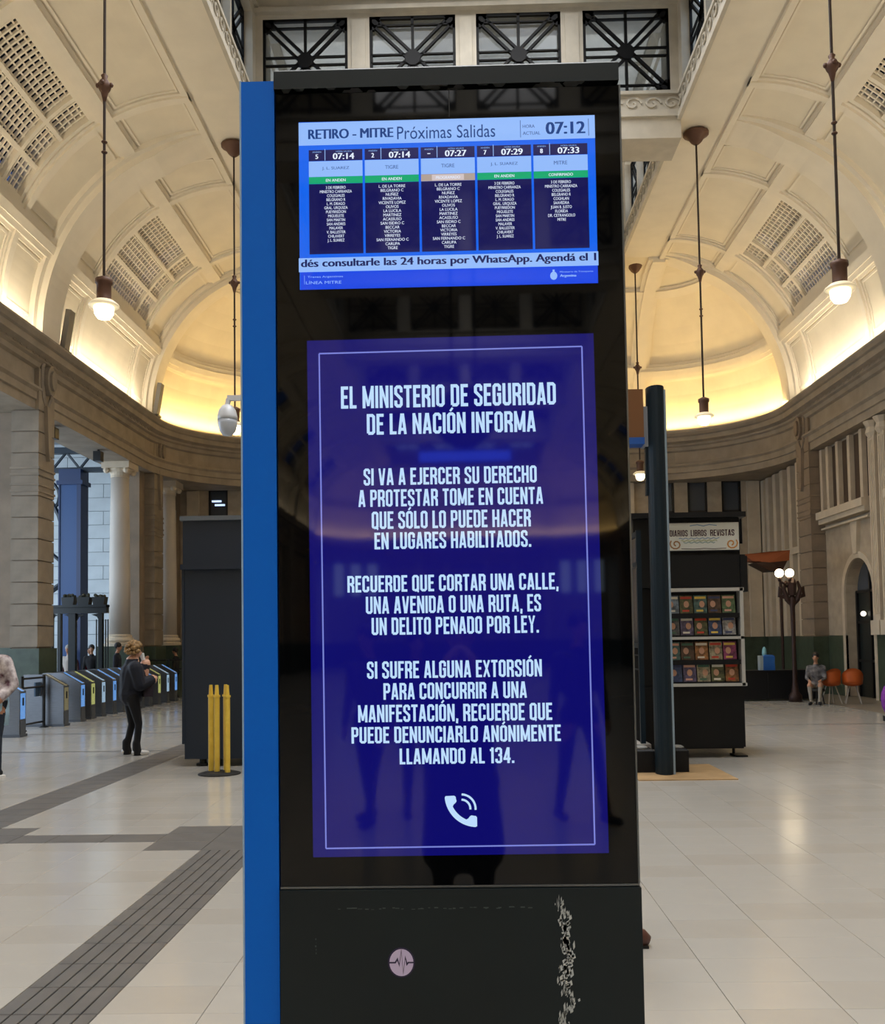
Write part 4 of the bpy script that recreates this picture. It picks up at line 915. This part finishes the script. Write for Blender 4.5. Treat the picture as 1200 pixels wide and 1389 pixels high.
# post with hanging box sign
t = thing('sign_post', 'tall dark blue rounded post with a brown hanging box sign', 'sign post', (2.33, 11.4, 0))
b = MB(); n = 20
b.poly([(.105 * cos(2 * pi * k / n) , .16 * sin(2 * pi * k / n), 0.01) for k in range(n)], (0, 0, 4.58), DB); b.build('post', t)
b = MB(); b.box((.088, -.09, .01), (.112, .02, 4.55), mat('pale_strip', (140, 160, 176), .3)); b.build('edge_strip', t)
b = MB(); b.box((-.155, -.05, 3.88), (-.09, .1, 4.36), mat('grey_bracket', (130, 136, 146), .4)); b.box((-.13, -.02, 3.3), (-.085, .06, 3.95), DB); b.build('bracket', t)
b = MB(); b.box((-.62, -.09, 3.98), (-.155, .12, 4.56), mat('brown_sign', (112, 72, 34), .6)); b.build('sign_box', t)
b = MB(); b.box((-.62, -.10, 3.90), (-.15, .13, 3.98), mat('sign_blue', (14, 80, 165), .5)); b.build('sign_trim', t)
for x0_, x1_, lb in ((1.97, 2.24, 'low black planter trough left of the post foot'), (2.44, 2.64, 'low black block right of the post foot')):
    t = thing('ballast_block', lb, 'block', ((x0_ + x1_) / 2, 11.65, 0.012)); w_ = (x1_ - x0_) / 2
    b = MB(); b.bevbox((-w_, -.16, 0), (w_, .2, .27), .02, NV); b.build('block', t)
    b = MB(); b.ball((0, .02, .27), .09, mat('pale_pebble', (130, 130, 126), .8), 10, (1, 1, .4)); b.build('pebble', t)
t = thing('glazed_fence', 'dark blue glazed fence running back beside the news stand', 'fence', (2.2, 12.0, 0))
for y in (0, .55, 1.1): b = MB(); b.box((-.03, y - .03, .05), (.03, y + .03, 2.95), DB); b.build('post', t)
for z in (2.88, 2.5, 1.48): b = MB(); b.box((-.03, 0, z), (.03, 1.1, z + .06), DB); b.build('rail', t)
b = MB(); b.box((-.01, .03, 1.5), (.01, 1.07, 2.9), mat('blue_panel', (34, 44, 66), .18)); b.build('panel', t)
for k in range(11): b = MB(); b.tube([(0, .08 + k * .095, .3), (0, .08 + k * .095, 1.48)], .012, NV, 5); b.build('bar', t)
for z in (1.2, 1.38): b = MB(); b.box((-.012, 0, z), (.012, 1.1, z + .02), NV); b.build('bar', t)
b = MB(); b.box((-.1, -.1, 0), (.08, 1.2, .3), mat('pale_kerb', (150, 146, 140), .7)); b.build('kerb', t)

# ================================================================== FAR RIGHT CORNER
t = thing('street_lamp', 'dark bronze lamp post with two glowing globes by the right wall', 'lamp', (8.06, 23.65, 0)); DBZ = mat('dark_bronze', (52, 32, 26), .5, .4)
b = MB(); b.lathe([(.16, 0), (.16, .15), (.09, .25), (.06, .5), (.05, 1.4), (.06, 2.3), (.09, 2.45), (.05, 2.6)], (0, 0, 0), DBZ, 12); b.build('pole', t, smooth=True)
b = MB()
for q in (-1, 1):
    b.tube([(0, 0, 2.35), (q * .12, 0, 2.5), (q * .2, 0, 2.75), (q * .14, 0, 2.95)], [.05, .07, .05, .03], DBZ, 8); b.tube([(0, 0, 2.5), (q * .3, .05, 2.6), (q * .28, .05, 2.8), (q * .18, 0, 2.75)], [.05, .05, .04, .03], DBZ, 8)
b.tube([(0, 0, 2.6), (0, 0, 2.9), (.05, 0, 3.0)], [.1, .12, .04], DBZ, 8); b.build('scroll_bracket', t)
for q in (-.33, -.08): b = MB(); b.ball((q, -.1, 3.14), .105, mat('globe', (255, 235, 200), .3, emit=(255, 232, 190), es=14), 14); b.lathe([(.05, -.12), (.06, -.1), (.03, -.2)], (q, -.1, 3.14), DBZ, 8); b.tube([(q, -.1, 2.98), (-.1, 0, 2.8)], .025, DBZ, 6); b.build('globe', t, smooth=True)
t = thing('parasol', 'folded brown canopy hanging above the lamp globes by the right wall', 'canopy', (7.8, 25.15, 0))
b = MB(); b.tube([(.55, .2, 0), (.55, .2, 3.75)], .04, DBZ, 8); b.lathe([(.3, 0), (.3, .05), (.05, .08)], (.55, .2, 0), DBZ, 12); b.build('pole', t)
b = MB(); BR = mat('brown_canvas', (128, 66, 30), .8)
b.poly([(-.55, -.4, 3.72), (.1, -.4, 3.78), (.65, -.3, 3.82), (.62, -.3, 3.55), (.1, -.4, 3.5), (-.35, -.4, 3.55)], (0, .7, .02), BR); b.build('canopy', t)
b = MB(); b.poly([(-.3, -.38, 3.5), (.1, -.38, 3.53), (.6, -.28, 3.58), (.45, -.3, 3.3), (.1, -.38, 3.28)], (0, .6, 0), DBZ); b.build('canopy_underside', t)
t = thing('counter', 'long low black counter along the right wall', 'counter', (7.9, 24.3, 0))
b = MB(); b.box((-1.0, -.25, .04), (.85, .35, .72), NV); b.build('body', t); b = MB(); b.box((-1.03, -.28, .72), (.88, .38, .76), NV); b.build('worktop', t)
b = MB()
for x in (-.38, .24): b.box((x, -.262, .08), (x + .02, -.25, .7), BLACK)
b.build('panel_strips', t)
t = thing('water_cooler', 'blue plastic canister with a pale bottle on the black counter', 'canister', (7.62, 24.3, .76))
b = MB(); b.bevbox((-.14, -.12, 0), (.14, .12, .38), .04, mat('blue_plastic', (28, 88, 160), .35)); b.build('body', t)
b = MB(); b.lathe([(.05, .36), (.06, .42), (.05, .52), (.02, .58)], (-.08, 0, 0), mat('pale_bottle', (120, 170, 180), .3), 10); b.box((-.22, -.1, 0), (-.145, .1, .36), mat('pale_card', (150, 160, 160), .6)); b.build('bottle', t)
OR = mat('orange_plastic', (190, 92, 36), .45); LEGM = mat('pale_legs', (170, 164, 156), .4)
for x, y, rz, lb in ((8.64, 22.9, .2, 'left orange shell chair with pale metal legs by the arched door'), (9.13, 22.85, -.3, 'right orange shell chair with pale metal legs by the arched door')):
    t = thing('shell_chair', lb, 'chair', (x, y, 0), rz, group='orange chairs by the arched door')
    b = MB(); f = lambda a, v, h: ((.21 + h) * sin(a), (.18 + h) * cos(a) * .95 + .02, .45 + v * (.36 if cos(a) < .2 else .36))
    b.slab(lambda a, v, h: ((.21 + h) * sin(a) * (1 + .06 * v), -(.19 + h) * cos(a), .45 + v * (.18 + .2 * max(0, cos(a)))), -pi * .62, pi * .62, 0, 1, 0, .015, OR, 12, 4); b.build('backrest', t, smooth=True)
    b = MB(); b.lathe([(.05, .40), (.19, .43), (.21, .47), (.19, .46), (.05, .44)], (0, 0, 0), OR, 16); b.build('seat', t, smooth=True)
    for q in range(4):
        a = pi / 4 + q * HT; b = MB(); b.tube([(.1 * cos(a), .1 * sin(a), .42), (.24 * cos(a), .24 * sin(a), 0)], .013, LEGM, 6); b.build('leg', t)
t = thing('travel_bag', 'purple bag at the right edge of the picture', 'bag', (7.92, 18.0, 0))
b = MB(); b.ball((0, 0, .40), .24, mat('purple_cloth', (120, 40, 150), .6), 16, (.9, .6, 1.4)); b.cbox((0, 0, .05), (.3, .2, .1), BLACK); b.build('bag_body', t, smooth=False)
b = MB(); b.tube([(-.08, 0, .7), (-.07, 0, .8), (.07, 0, .8), (.08, 0, .7)], .015, BLACK, 6); b.build('handle', t)

# hanging clock and lit sign behind the photographer (mirrored in the kiosk glass)
t = thing('station_clock', 'large round station clock hung in the hall, mirrored in the message screen', 'clock', (.1, -19.8, 7.3))
b = MB(); b.tube([(0, -.15, 0), (0, .15, 0)], .78, BLACK, 32); b.build('case', t)
b = MB(); b.tube([(0, .151, 0), (0, .16, 0)], .68, mat('clock_face', (90, 90, 86), .6), 32); b.build('face', t)
b = MB(); b.box((-.03, .165, -.05), (.03, .175, .55), BLACK); b.box((-.02, .165, -.03), (.4, .175, .03), BLACK); b.build('hands', t)
b = MB(); b.tube([(-.3, 0, .7), (-.3, 0, 5.2)], .03, BLACK); b.tube([(.3, 0, .7), (.3, 0, 5.2)], .03, BLACK); b.build('hanger', t)
t = thing('light_sign', 'long blue lit sign hung under the clock, mirrored in the message screen', 'sign', (.1, -19.8, 6.3))
b = MB(); b.box((-1.2, -.1, -.15), (1.2, .1, .15), BLACK); b.tube([(0, 0, .1), (0, 0, .22)], .04, BLACK); b.build('case', t); b = MB(); b.box((-1.17, .1, -.13), (1.17, .11, .13), screen('sign_glow', (60, 90, 255), 6)); b.build('lit_face', t)

# ================================================================== PEOPLE
def ik(a, b, l1, l2, pole):
    a, b = Vector(a), Vector(b); d = b - a; L = min(d.length, l1 + l2 - .001); dn = d.normalized()
    k = (l1 * l1 - l2 * l2 + L * L) / (2 * L); h = sqrt(max(0, l1 * l1 - k * k)); p = Vector(pole); p = (p - dn * p.dot(dn)).normalized()
    return a + dn * k + p * h, a + dn * L
def person(label, loc, rz, H, pal, wl=None, wr=None, fl=(.10, .0), fr=(-.10, .0), voxel=.016, lean=0., head_yaw=0., coat=0., seated=False, hair='short', wide=1., head_pitch=0., flare=0., bulk=0.):
    """local frame: +Y is forward, left hand at +X... mirrored as needed"""
    S = H / 1.75; t = thing('person', label, 'person', loc, rz)
    J = {}; hipz = .93 if not seated else .47
    J['pelvis'] = Vector((0, 0, hipz)); J['waist'] = Vector((0, lean * .3, hipz + .16)); J['chest'] = Vector((0, lean * .8, hipz + .38)); J['neck'] = Vector((0, lean, hipz + .55)); J['head'] = Vector((0, lean + .03 + head_pitch * .05, hipz + .69))
    caps_ = []                                         # (p, q, rp, rq, material key, squash x)
    def cap(p, q, r1, r2, m): caps_.append((Vector(p), Vector(q), r1, r2, m))
    TR_, TO, SK, SH = pal['trousers'], pal['top'], pal['skin'], pal['shoes']
    for s, (fx, fy), key in ((1, fl, 'l'), (-1, fr, 'r')):
        hip = J['pelvis'] + Vector((s * .095 * wide, 0, -.02)); ank = Vector((fx, fy, .08))
        kn, ank = ik(hip, ank, .421, .421, (0.05 * s, 1, 0))
        if seated: kn = Vector((s * .13, .42, .5)); ank = Vector((fx, fy + .40, .08))
        cap(hip, kn, .088 * wide, .062, TR_); cap(kn, ank + Vector((0, 0, .02)), .06, .045 + flare, TR_)
        if flare: cap(ank + Vector((0, 0, .12)), ank + Vector((0, .01, -.035)), .055 + flare, .065 + flare, TR_)
        toe = ank + Vector((s * .03, .16, -.045)); cap(ank + Vector((0, -.03, -.032)), toe, .048, .040, SH)
    cap(J['pelvis'] + Vector((-.06 * wide, 0, 0)), J['pelvis'] + Vector((.06 * wide, 0, 0)), .115 * wide, .115 * wide, TR_)
    cap(J['pelvis'] + Vector((0, 0, .04)), J['waist'], .125 * wide, .115 * wide, TO); cap(J['waist'], J['chest'], .118 * wide, .125 * wide, TO)
    for s in (-1, 1): cap(J['waist'] + Vector((s * .03, 0, 0)), J['chest'] + Vector((s * .08, 0, 0)), .11 * wide, .105, TO); cap(J['chest'] + Vector((s * .05, 0, .02)), J['neck'] + Vector((s * .15, 0, -.07)), .10, .062, TO)
    cap(J['neck'] + Vector((0, -.01, -.05)), J['neck'] + Vector((0, 0, .02)), .075, .06, TO); cap(J['neck'], J['head'] + Vector((0, 0, -.03)), .05, .05, SK)
    if coat:
        for s in (-1, 1): cap(J['waist'] + Vector((s * .05, 0, 0)), Vector((s * .10, 0, coat)), .11 * wide, .11 * wide, TO)
        cap(J['waist'], Vector((0, -.02, coat)), .12, .13, TO)
    hands = []
    for s, wt in ((1, wl), (-1, wr)):
        sh = J['neck'] + Vector((s * .185 * min(wide, 1.08), 0, -.08)); tgt = Vector(wt) if wt is not None else Vector((s * .27, .03, hipz - .12))
        el, wr_ = ik(sh, tgt, .29, .26, (s * .5, -.8, -.6)); cap(sh, el, .062, .048, TO); cap(el, wr_, .048, .036, TO); hands.append((el, wr_, s))
    caps_ = [(p, q, r1 + bulk * (m is TO), r2 + bulk * (m is TO), m) for p, q, r1, r2, m in caps_]
    vs = MB(); key = {}
    mats_ = []
    for p, q, r1, r2, m in caps_:
        n = 10; d = q - p; L = max(d.length, .001); dn = d.normalized(); pts = []; rad = []
        for k in range(-3, 1): a = k / 3 * HT; pts.append(p + dn * r1 * sin(a) * .98); rad.append(max(r1 * cos(a), .002))
        for k in range(1, 3): pts.append(p + d * k / 3); rad.append(r1 + (r2 - r1) * k / 3)
        for k in range(0, 4): a = k / 3 * HT; pts.append(q + dn * r2 * sin(a) * .98); rad.append(max(r2 * cos(a), .002))
        vs.tube(pts, rad, SKINP, n)
    # head with jaw, nose, ears
    hc = J['head'] + Vector((0, .01, .045)); HR = Matrix.Translation(hc) @ Matrix.Rotation(head_yaw, 4, 'Z') @ Matrix.Rotation(-head_pitch, 4, 'X')
    def hb(c, r, sc): V, F = _ball((0, 0, 0), r, 14, 9, sc); vs.add([HR @ (Vector(v) + Vector(c)) for v in V], F, SKINP)
    hb((0, -.01, .02), .092, (.84, 1.05, 1.1)); hb((0, .028, -.045), .062, (.86, .95, 1.05)); hb((0, .098, -.02), .014, (.8, 1.1, 1.6)); hb((0, .082, -.062), .02, (1.3, .6, .5))
    for s in (-1, 1): hb((s * .08, -.005, -.015), .022, (.4, .8, 1.3))
    for el, wr_, s in hands:                           # palm, four fingers, thumb
        d = (wr_ - el).normalized(); sd = d.orthogonal().normalized() if abs(d.x) > .9 else d.cross(Vector((1, 0, 0))).normalized(); cr = d.cross(sd)
        vs.tube([wr_ - d * .02, wr_ + d * .03, wr_ + d * .08], [.03, .036, .03], SKINP, 8)
        for k in range(4):
            o_ = sd * (.024 - .016 * k); L = (.062, .072, .068, .052)[k]; c_ = cr * .012 * s
            vs.tube([wr_ + d * .06 + o_, wr_ + d * (.085 + L * .3) + o_, wr_ + d * (.085 + L * .65) + o_ + c_ * 1.5, wr_ + d * (.08 + L * .85) + o_ + c_ * 3.4], [.011, .0105, .0095, .008], SKINP, 6)
        vs.tube([wr_ + d * .02 + sd * .025, wr_ + d * .055 + sd * .05, wr_ + d * .085 + sd * .055], [.014, .012, .009], SKINP, 6)
    me = vs.mesh('body'); ob = bpy.data.objects.new('body', me); COL.objects.link(ob)
    rm = ob.modifiers.new('r', 'REMESH'); rm.mode = 'VOXEL'; rm.voxel_size = voxel; sm_ = ob.modifiers.new('s', 'SMOOTH'); sm_.iterations = 3; sm_.factor = .5
    bpy.context.view_layer.update(); nm = bpy.data.meshes.new_from_object(ob.evaluated_get(bpy.context.evaluated_depsgraph_get()))
    bpy.data.objects.remove(ob)
    uniq = [SK] + [m for m in (TO, TR_, SH) if m is not SK]
    nm.materials.clear()
    for m in uniq: nm.materials.append(m)
    idx = []
    for p in nm.polygons:
        c = p.center; best = 1e9; bm2 = SK
        if c.z > J['neck'].z + .01 + bulk: bm2 = SK
        else:
            for a, q, r1, r2, m in caps_:
                d = q - a; tt = max(0, min(1, (c - a).dot(d) / max(d.length_squared, 1e-9))); ds = (c - a - d * tt).length - (r1 + (r2 - r1) * tt)
                if ds < best: best = ds; bm2 = m
            for el, wr_, s in hands:
                if (c - wr_).dot((wr_ - el).normalized()) > 0 and (c - wr_).length < .2: bm2 = SK
        idx.append(uniq.index(bm2))
    nm.polygons.foreach_set('material_index', idx); nm.polygons.foreach_set('use_smooth', [True] * len(idx)); nm.name = 'body'
    ob = link('body', nm, t)
    if hair:
        b = MB(); hm = pal['hair']
        def hbl(c, r, sc, n=12): V, F = _ball((0, 0, 0), r, n, n // 2 + 1, sc); b.add([HR @ (Vector(v) + Vector(c)) for v in V], F, hm)
        hbl((0, -.022, .036), .099, (.9, 1.04, 1.04), 16)
        if hair == 'curly':
            rg = random.Random(5)
            for k in range(110):
                a = rg.uniform(0, 2 * pi); e = rg.uniform(-.5, 1.5); v = Vector((cos(a) * cos(e) * .95, sin(a) * cos(e), sin(e)))
                if v.y > .45 and v.z < .55: continue
                hbl(Vector((0, -.025, .02)) + v * .125, rg.uniform(.026, .042), (1, 1, 1), 6)
        elif hair == 'long': hbl((0, -.07, -.08), .075, (1.05, .6, 1.6))
        b.build('hair', t, smooth=True)
    b = MB()
    for s in (-1, 1):
        V, F = _ball((0, 0, 0), .009, 8, 5, (1.3, .6, .7)); b.add([HR @ (Vector(v) + Vector((s * .03, .082, .002))) for v in V], F, mat('eye_dark', (30, 24, 22), .2))
    b.build('eyes', t)
    t.scale = (S, S, S); t['_h'] = 0
    return t, J, hands, HR
SKINP = mat('skin', (214, 164, 136), .55); SKIN2 = mat('skin_tan', (176, 128, 100), .55)
DN = mat('navy_jacket', (22, 26, 40), .8, var=.15, scale=10); BKT = mat('black_trousers', (14, 14, 18), .85); WS = mat('white_sneaker', (214, 212, 208), .5)
BLO = mat('blond_hair', (168, 134, 84), .6, rgb2=(110, 82, 48), scale=30); BLK = mat('black_hair', (20, 16, 14), .6); BRN = mat('brown_hair', (64, 44, 32), .6)
# woman drinking from a white cup
t, J, hh_, HR = person('woman with curly blond hair in a navy jacket drinking from a white cup', (-4.92, 14.1, 0), radians(-58), 1.60,
    dict(trousers=BKT, top=DN, skin=SKINP, shoes=WS, hair=BLO), wl=(.12, .30, 1.20), wr=(-.05, .235, 1.45), fl=(.14, .05), fr=(-.12, -.05), voxel=.013, lean=.02, hair='curly', wide=1.18, flare=.008, head_pitch=.1, bulk=.05)
b = MB(); b.lathe([(.026, 0), (.034, .09)], (0, 0, 0), mat('white_cup', (236, 234, 228), .5), 14); b.lathe([(.036, .09), (.036, .1), (.03, .105)], (0, 0, 0), MATS['white_cup'], 14)
T = Matrix.Rotation(radians(-58), 4, 'Z')
cw = Vector((-.03, .20, 1.515)) * (1.60 / 1.75); cw = T @ cw
cup = b.build('paper_cup', label='white paper cup at the mouth of the blond woman', cat='cup'); cup.location = (-4.92 + cw.x, 14.1 + cw.y, cw.z - .0); cup.rotation_euler = (0, radians(-14), 0)
b = MB(); V = [(-.235, .0, 1.32), (-.262, .03, 1.27), (-.272, .07, 1.22), (-.262, .10, 1.19)]
b.tube([(-.19, -.02, 1.30), (-.225, .02, 1.26), (-.235, .06, 1.22)], [.012, .016, .012], mat('white_stripe', (220, 220, 220), .6), 6); b.build('sleeve_stripe', t)
b = MB(); b.bevbox((-.02, .16, .93), (.2, .30, 1.26), .05, mat('dark_bag', (26, 22, 28), .8, rgb2=(60, 46, 56), scale=14)); b.box((.02, .13, 1.25), (.05, .17, 1.42), BLACK); b.build('shoulder_bag', t)
# man at the left edge
TIE = mat('tie_dye_jacket', (240, 232, 232), .8, rgb2=(84, 50, 62), scale=11); JN = mat('dark_jeans', (24, 34, 48), .8); LB = mat('light_blue_cloth', (170, 205, 228), .8)
t, J, hh_, HR = person('man in a white and maroon patterned jacket walking at the left edge', (-5.97, 12.0, 0), radians(168), 1.78,
    dict(trousers=JN, top=TIE, skin=SKIN2, shoes=BKT, hair=BRN), wl=(.24, .14, .92), wr=(-.22, .14, .95), fl=(.10, -.14), fr=(-.2, .12), wide=1.25, bulk=.03)
b = MB(); b.lathe([(.21, .62), (.215, .8), (.21, .95), (.15, 1.04)], (0, .0, 0), LB, 18, 1.05, .9); b.build('shirt_hem', t, smooth=True)
b = MB()
for x, y in ((.10, -.1), (-.22, .16)): b.bevbox((x - .05, y - .1, 0), (x + .05, y + .16, .03), .01, WS)
b.build('shoe_soles', t)
GRY = mat('grey_coat', (70, 68, 70), .8); REDC = mat('red_coat', (120, 34, 48), .8); BLC = mat('black_coat', (20, 20, 24), .85); BEI = mat('beige_top', (168, 158, 150), .8)
def simple(label, x, y, rz, H, top, tr=BKT, hair=BLK, **k): return person(label, (x, y, 0), rz, H, dict(trousers=tr, top=top, skin=SKIN2, shoes=BKT, hair=hair), voxel=.028, **k)
simple('person in a black coat standing behind the woman by the stone column', -9.33, 25.65, -1.5, 1.66, DN)
simple('pale-haired person in a beige top seen through the gate posts', -10.75, 25.9, 3.0, 1.62, BEI, hair=mat('grey_hair', (150, 146, 140), .7))
simple('person in a dark coat seen through the gate right of the blue column', -10.55, 27.0, 3.4, 1.62, BLC)
simple('person in a red coat behind the turnstiles by the gate', -10.72, 27.4, 2.6, 1.56, REDC, hair=BRN)
simple('person in dark clothes with a maroon scarf between the gate posts', -11.15, 27.0, .4, 1.5, mat('maroon_cloth', (70, 34, 44), .8))
simple('person in dark clothes behind the last turnstiles beside the booth', -8.75, 29.0, 1.5, 1.5, BLC)
# seated person by the counter
t = simple('seated person in a grey patterned top and pale trousers by the black counter', 8.25, 22.75, 2.7, 1.6, mat('grey_pattern', (120, 116, 116), .8, rgb2=(40, 38, 42), scale=9), tr=mat('pale_trousers', (150, 142, 130), .8), seated=True, wl=(.14, .34, .62), wr=(-.14, .34, .62))[0]
t = thing('stool', 'dark round stool under the seated person', 'stool', (8.25, 22.72, 0)); b = MB(); b.lathe([(.17, .30), (.18, .33), (.17, .36)], (0, 0, 0), BLACK, 14); b.build('seat', t)
for q in range(3): a = q * 2.1; b = MB(); b.tube([(.1 * cos(a), .1 * sin(a), .31), (.16 * cos(a), .16 * sin(a), 0)], .014, BLACK, 6); b.build('leg', t)
# person hidden behind the kiosk: one brown shoe shows
BS = mat('brown_shoe', (84, 50, 40), .45)
t = person('person standing behind the kiosk, only the toe of a brown shoe showing', (.68, 4.98, 0), radians(-90), 1.74, dict(trousers=BKT, top=BLC, skin=SKIN2, shoes=BS, hair=BLK), voxel=.016, fl=(.09, -.08), fr=(-.11, .07), wl=(.2, -.02, .85), wr=(-.2, -.02, .85))[0]
b = MB(); V = []
for (x, r, zz) in ((-.14, .03, .04), (-.10, .048, .05), (-.02, .05, .055), (.06, .052, .05), (.11, .045, .042), (.14, .025, .03)): V.append((x, r, zz))
b.tube([(-.115, .12 + x, z) for x, r, z in V], [r for x, r, z in V], BS, 12); b.box((-.16, -.03, .0), (-.07, .25, .012), BLACK); b.build('shoe', t, smooth=True)
# photographer and passers-by behind the camera, mirrored in the glass
LC = mat('long_coat', (16, 16, 20), .9)
person('photographer in a long dark coat, mirrored in the message screen', (-.02, -.42, 0), 0, 1.72, dict(trousers=BKT, top=LC, skin=SKIN2, shoes=BKT, hair=BLK), voxel=.02, wl=(.07, .30, 1.50), wr=(-.07, .30, 1.50), coat=.55, wide=1.1)
person('passer-by in dark clothes mirrored at the left of the message screen', (-.85, -4.1, 0), .5, 1.72, dict(trousers=BKT, top=GRY, skin=SKIN2, shoes=BKT, hair=BRN), voxel=.025, fl=(.12, .2), fr=(-.1, -.15))
person('second passer-by in dark clothes mirrored at the left of the message screen', (-.45, -4.4, 0), -.3, 1.68, dict(trousers=JN, top=BLC, skin=SKIN2, shoes=BKT, hair=BLK), voxel=.025)
person('passer-by in dark clothes mirrored at the right of the message screen', (1.0, -4.0, 0), -.4, 1.80, dict(trousers=BKT, top=DN, skin=SKIN2, shoes=BKT, hair=BLK), voxel=.025, fl=(.14, .18), fr=(-.1, -.2))
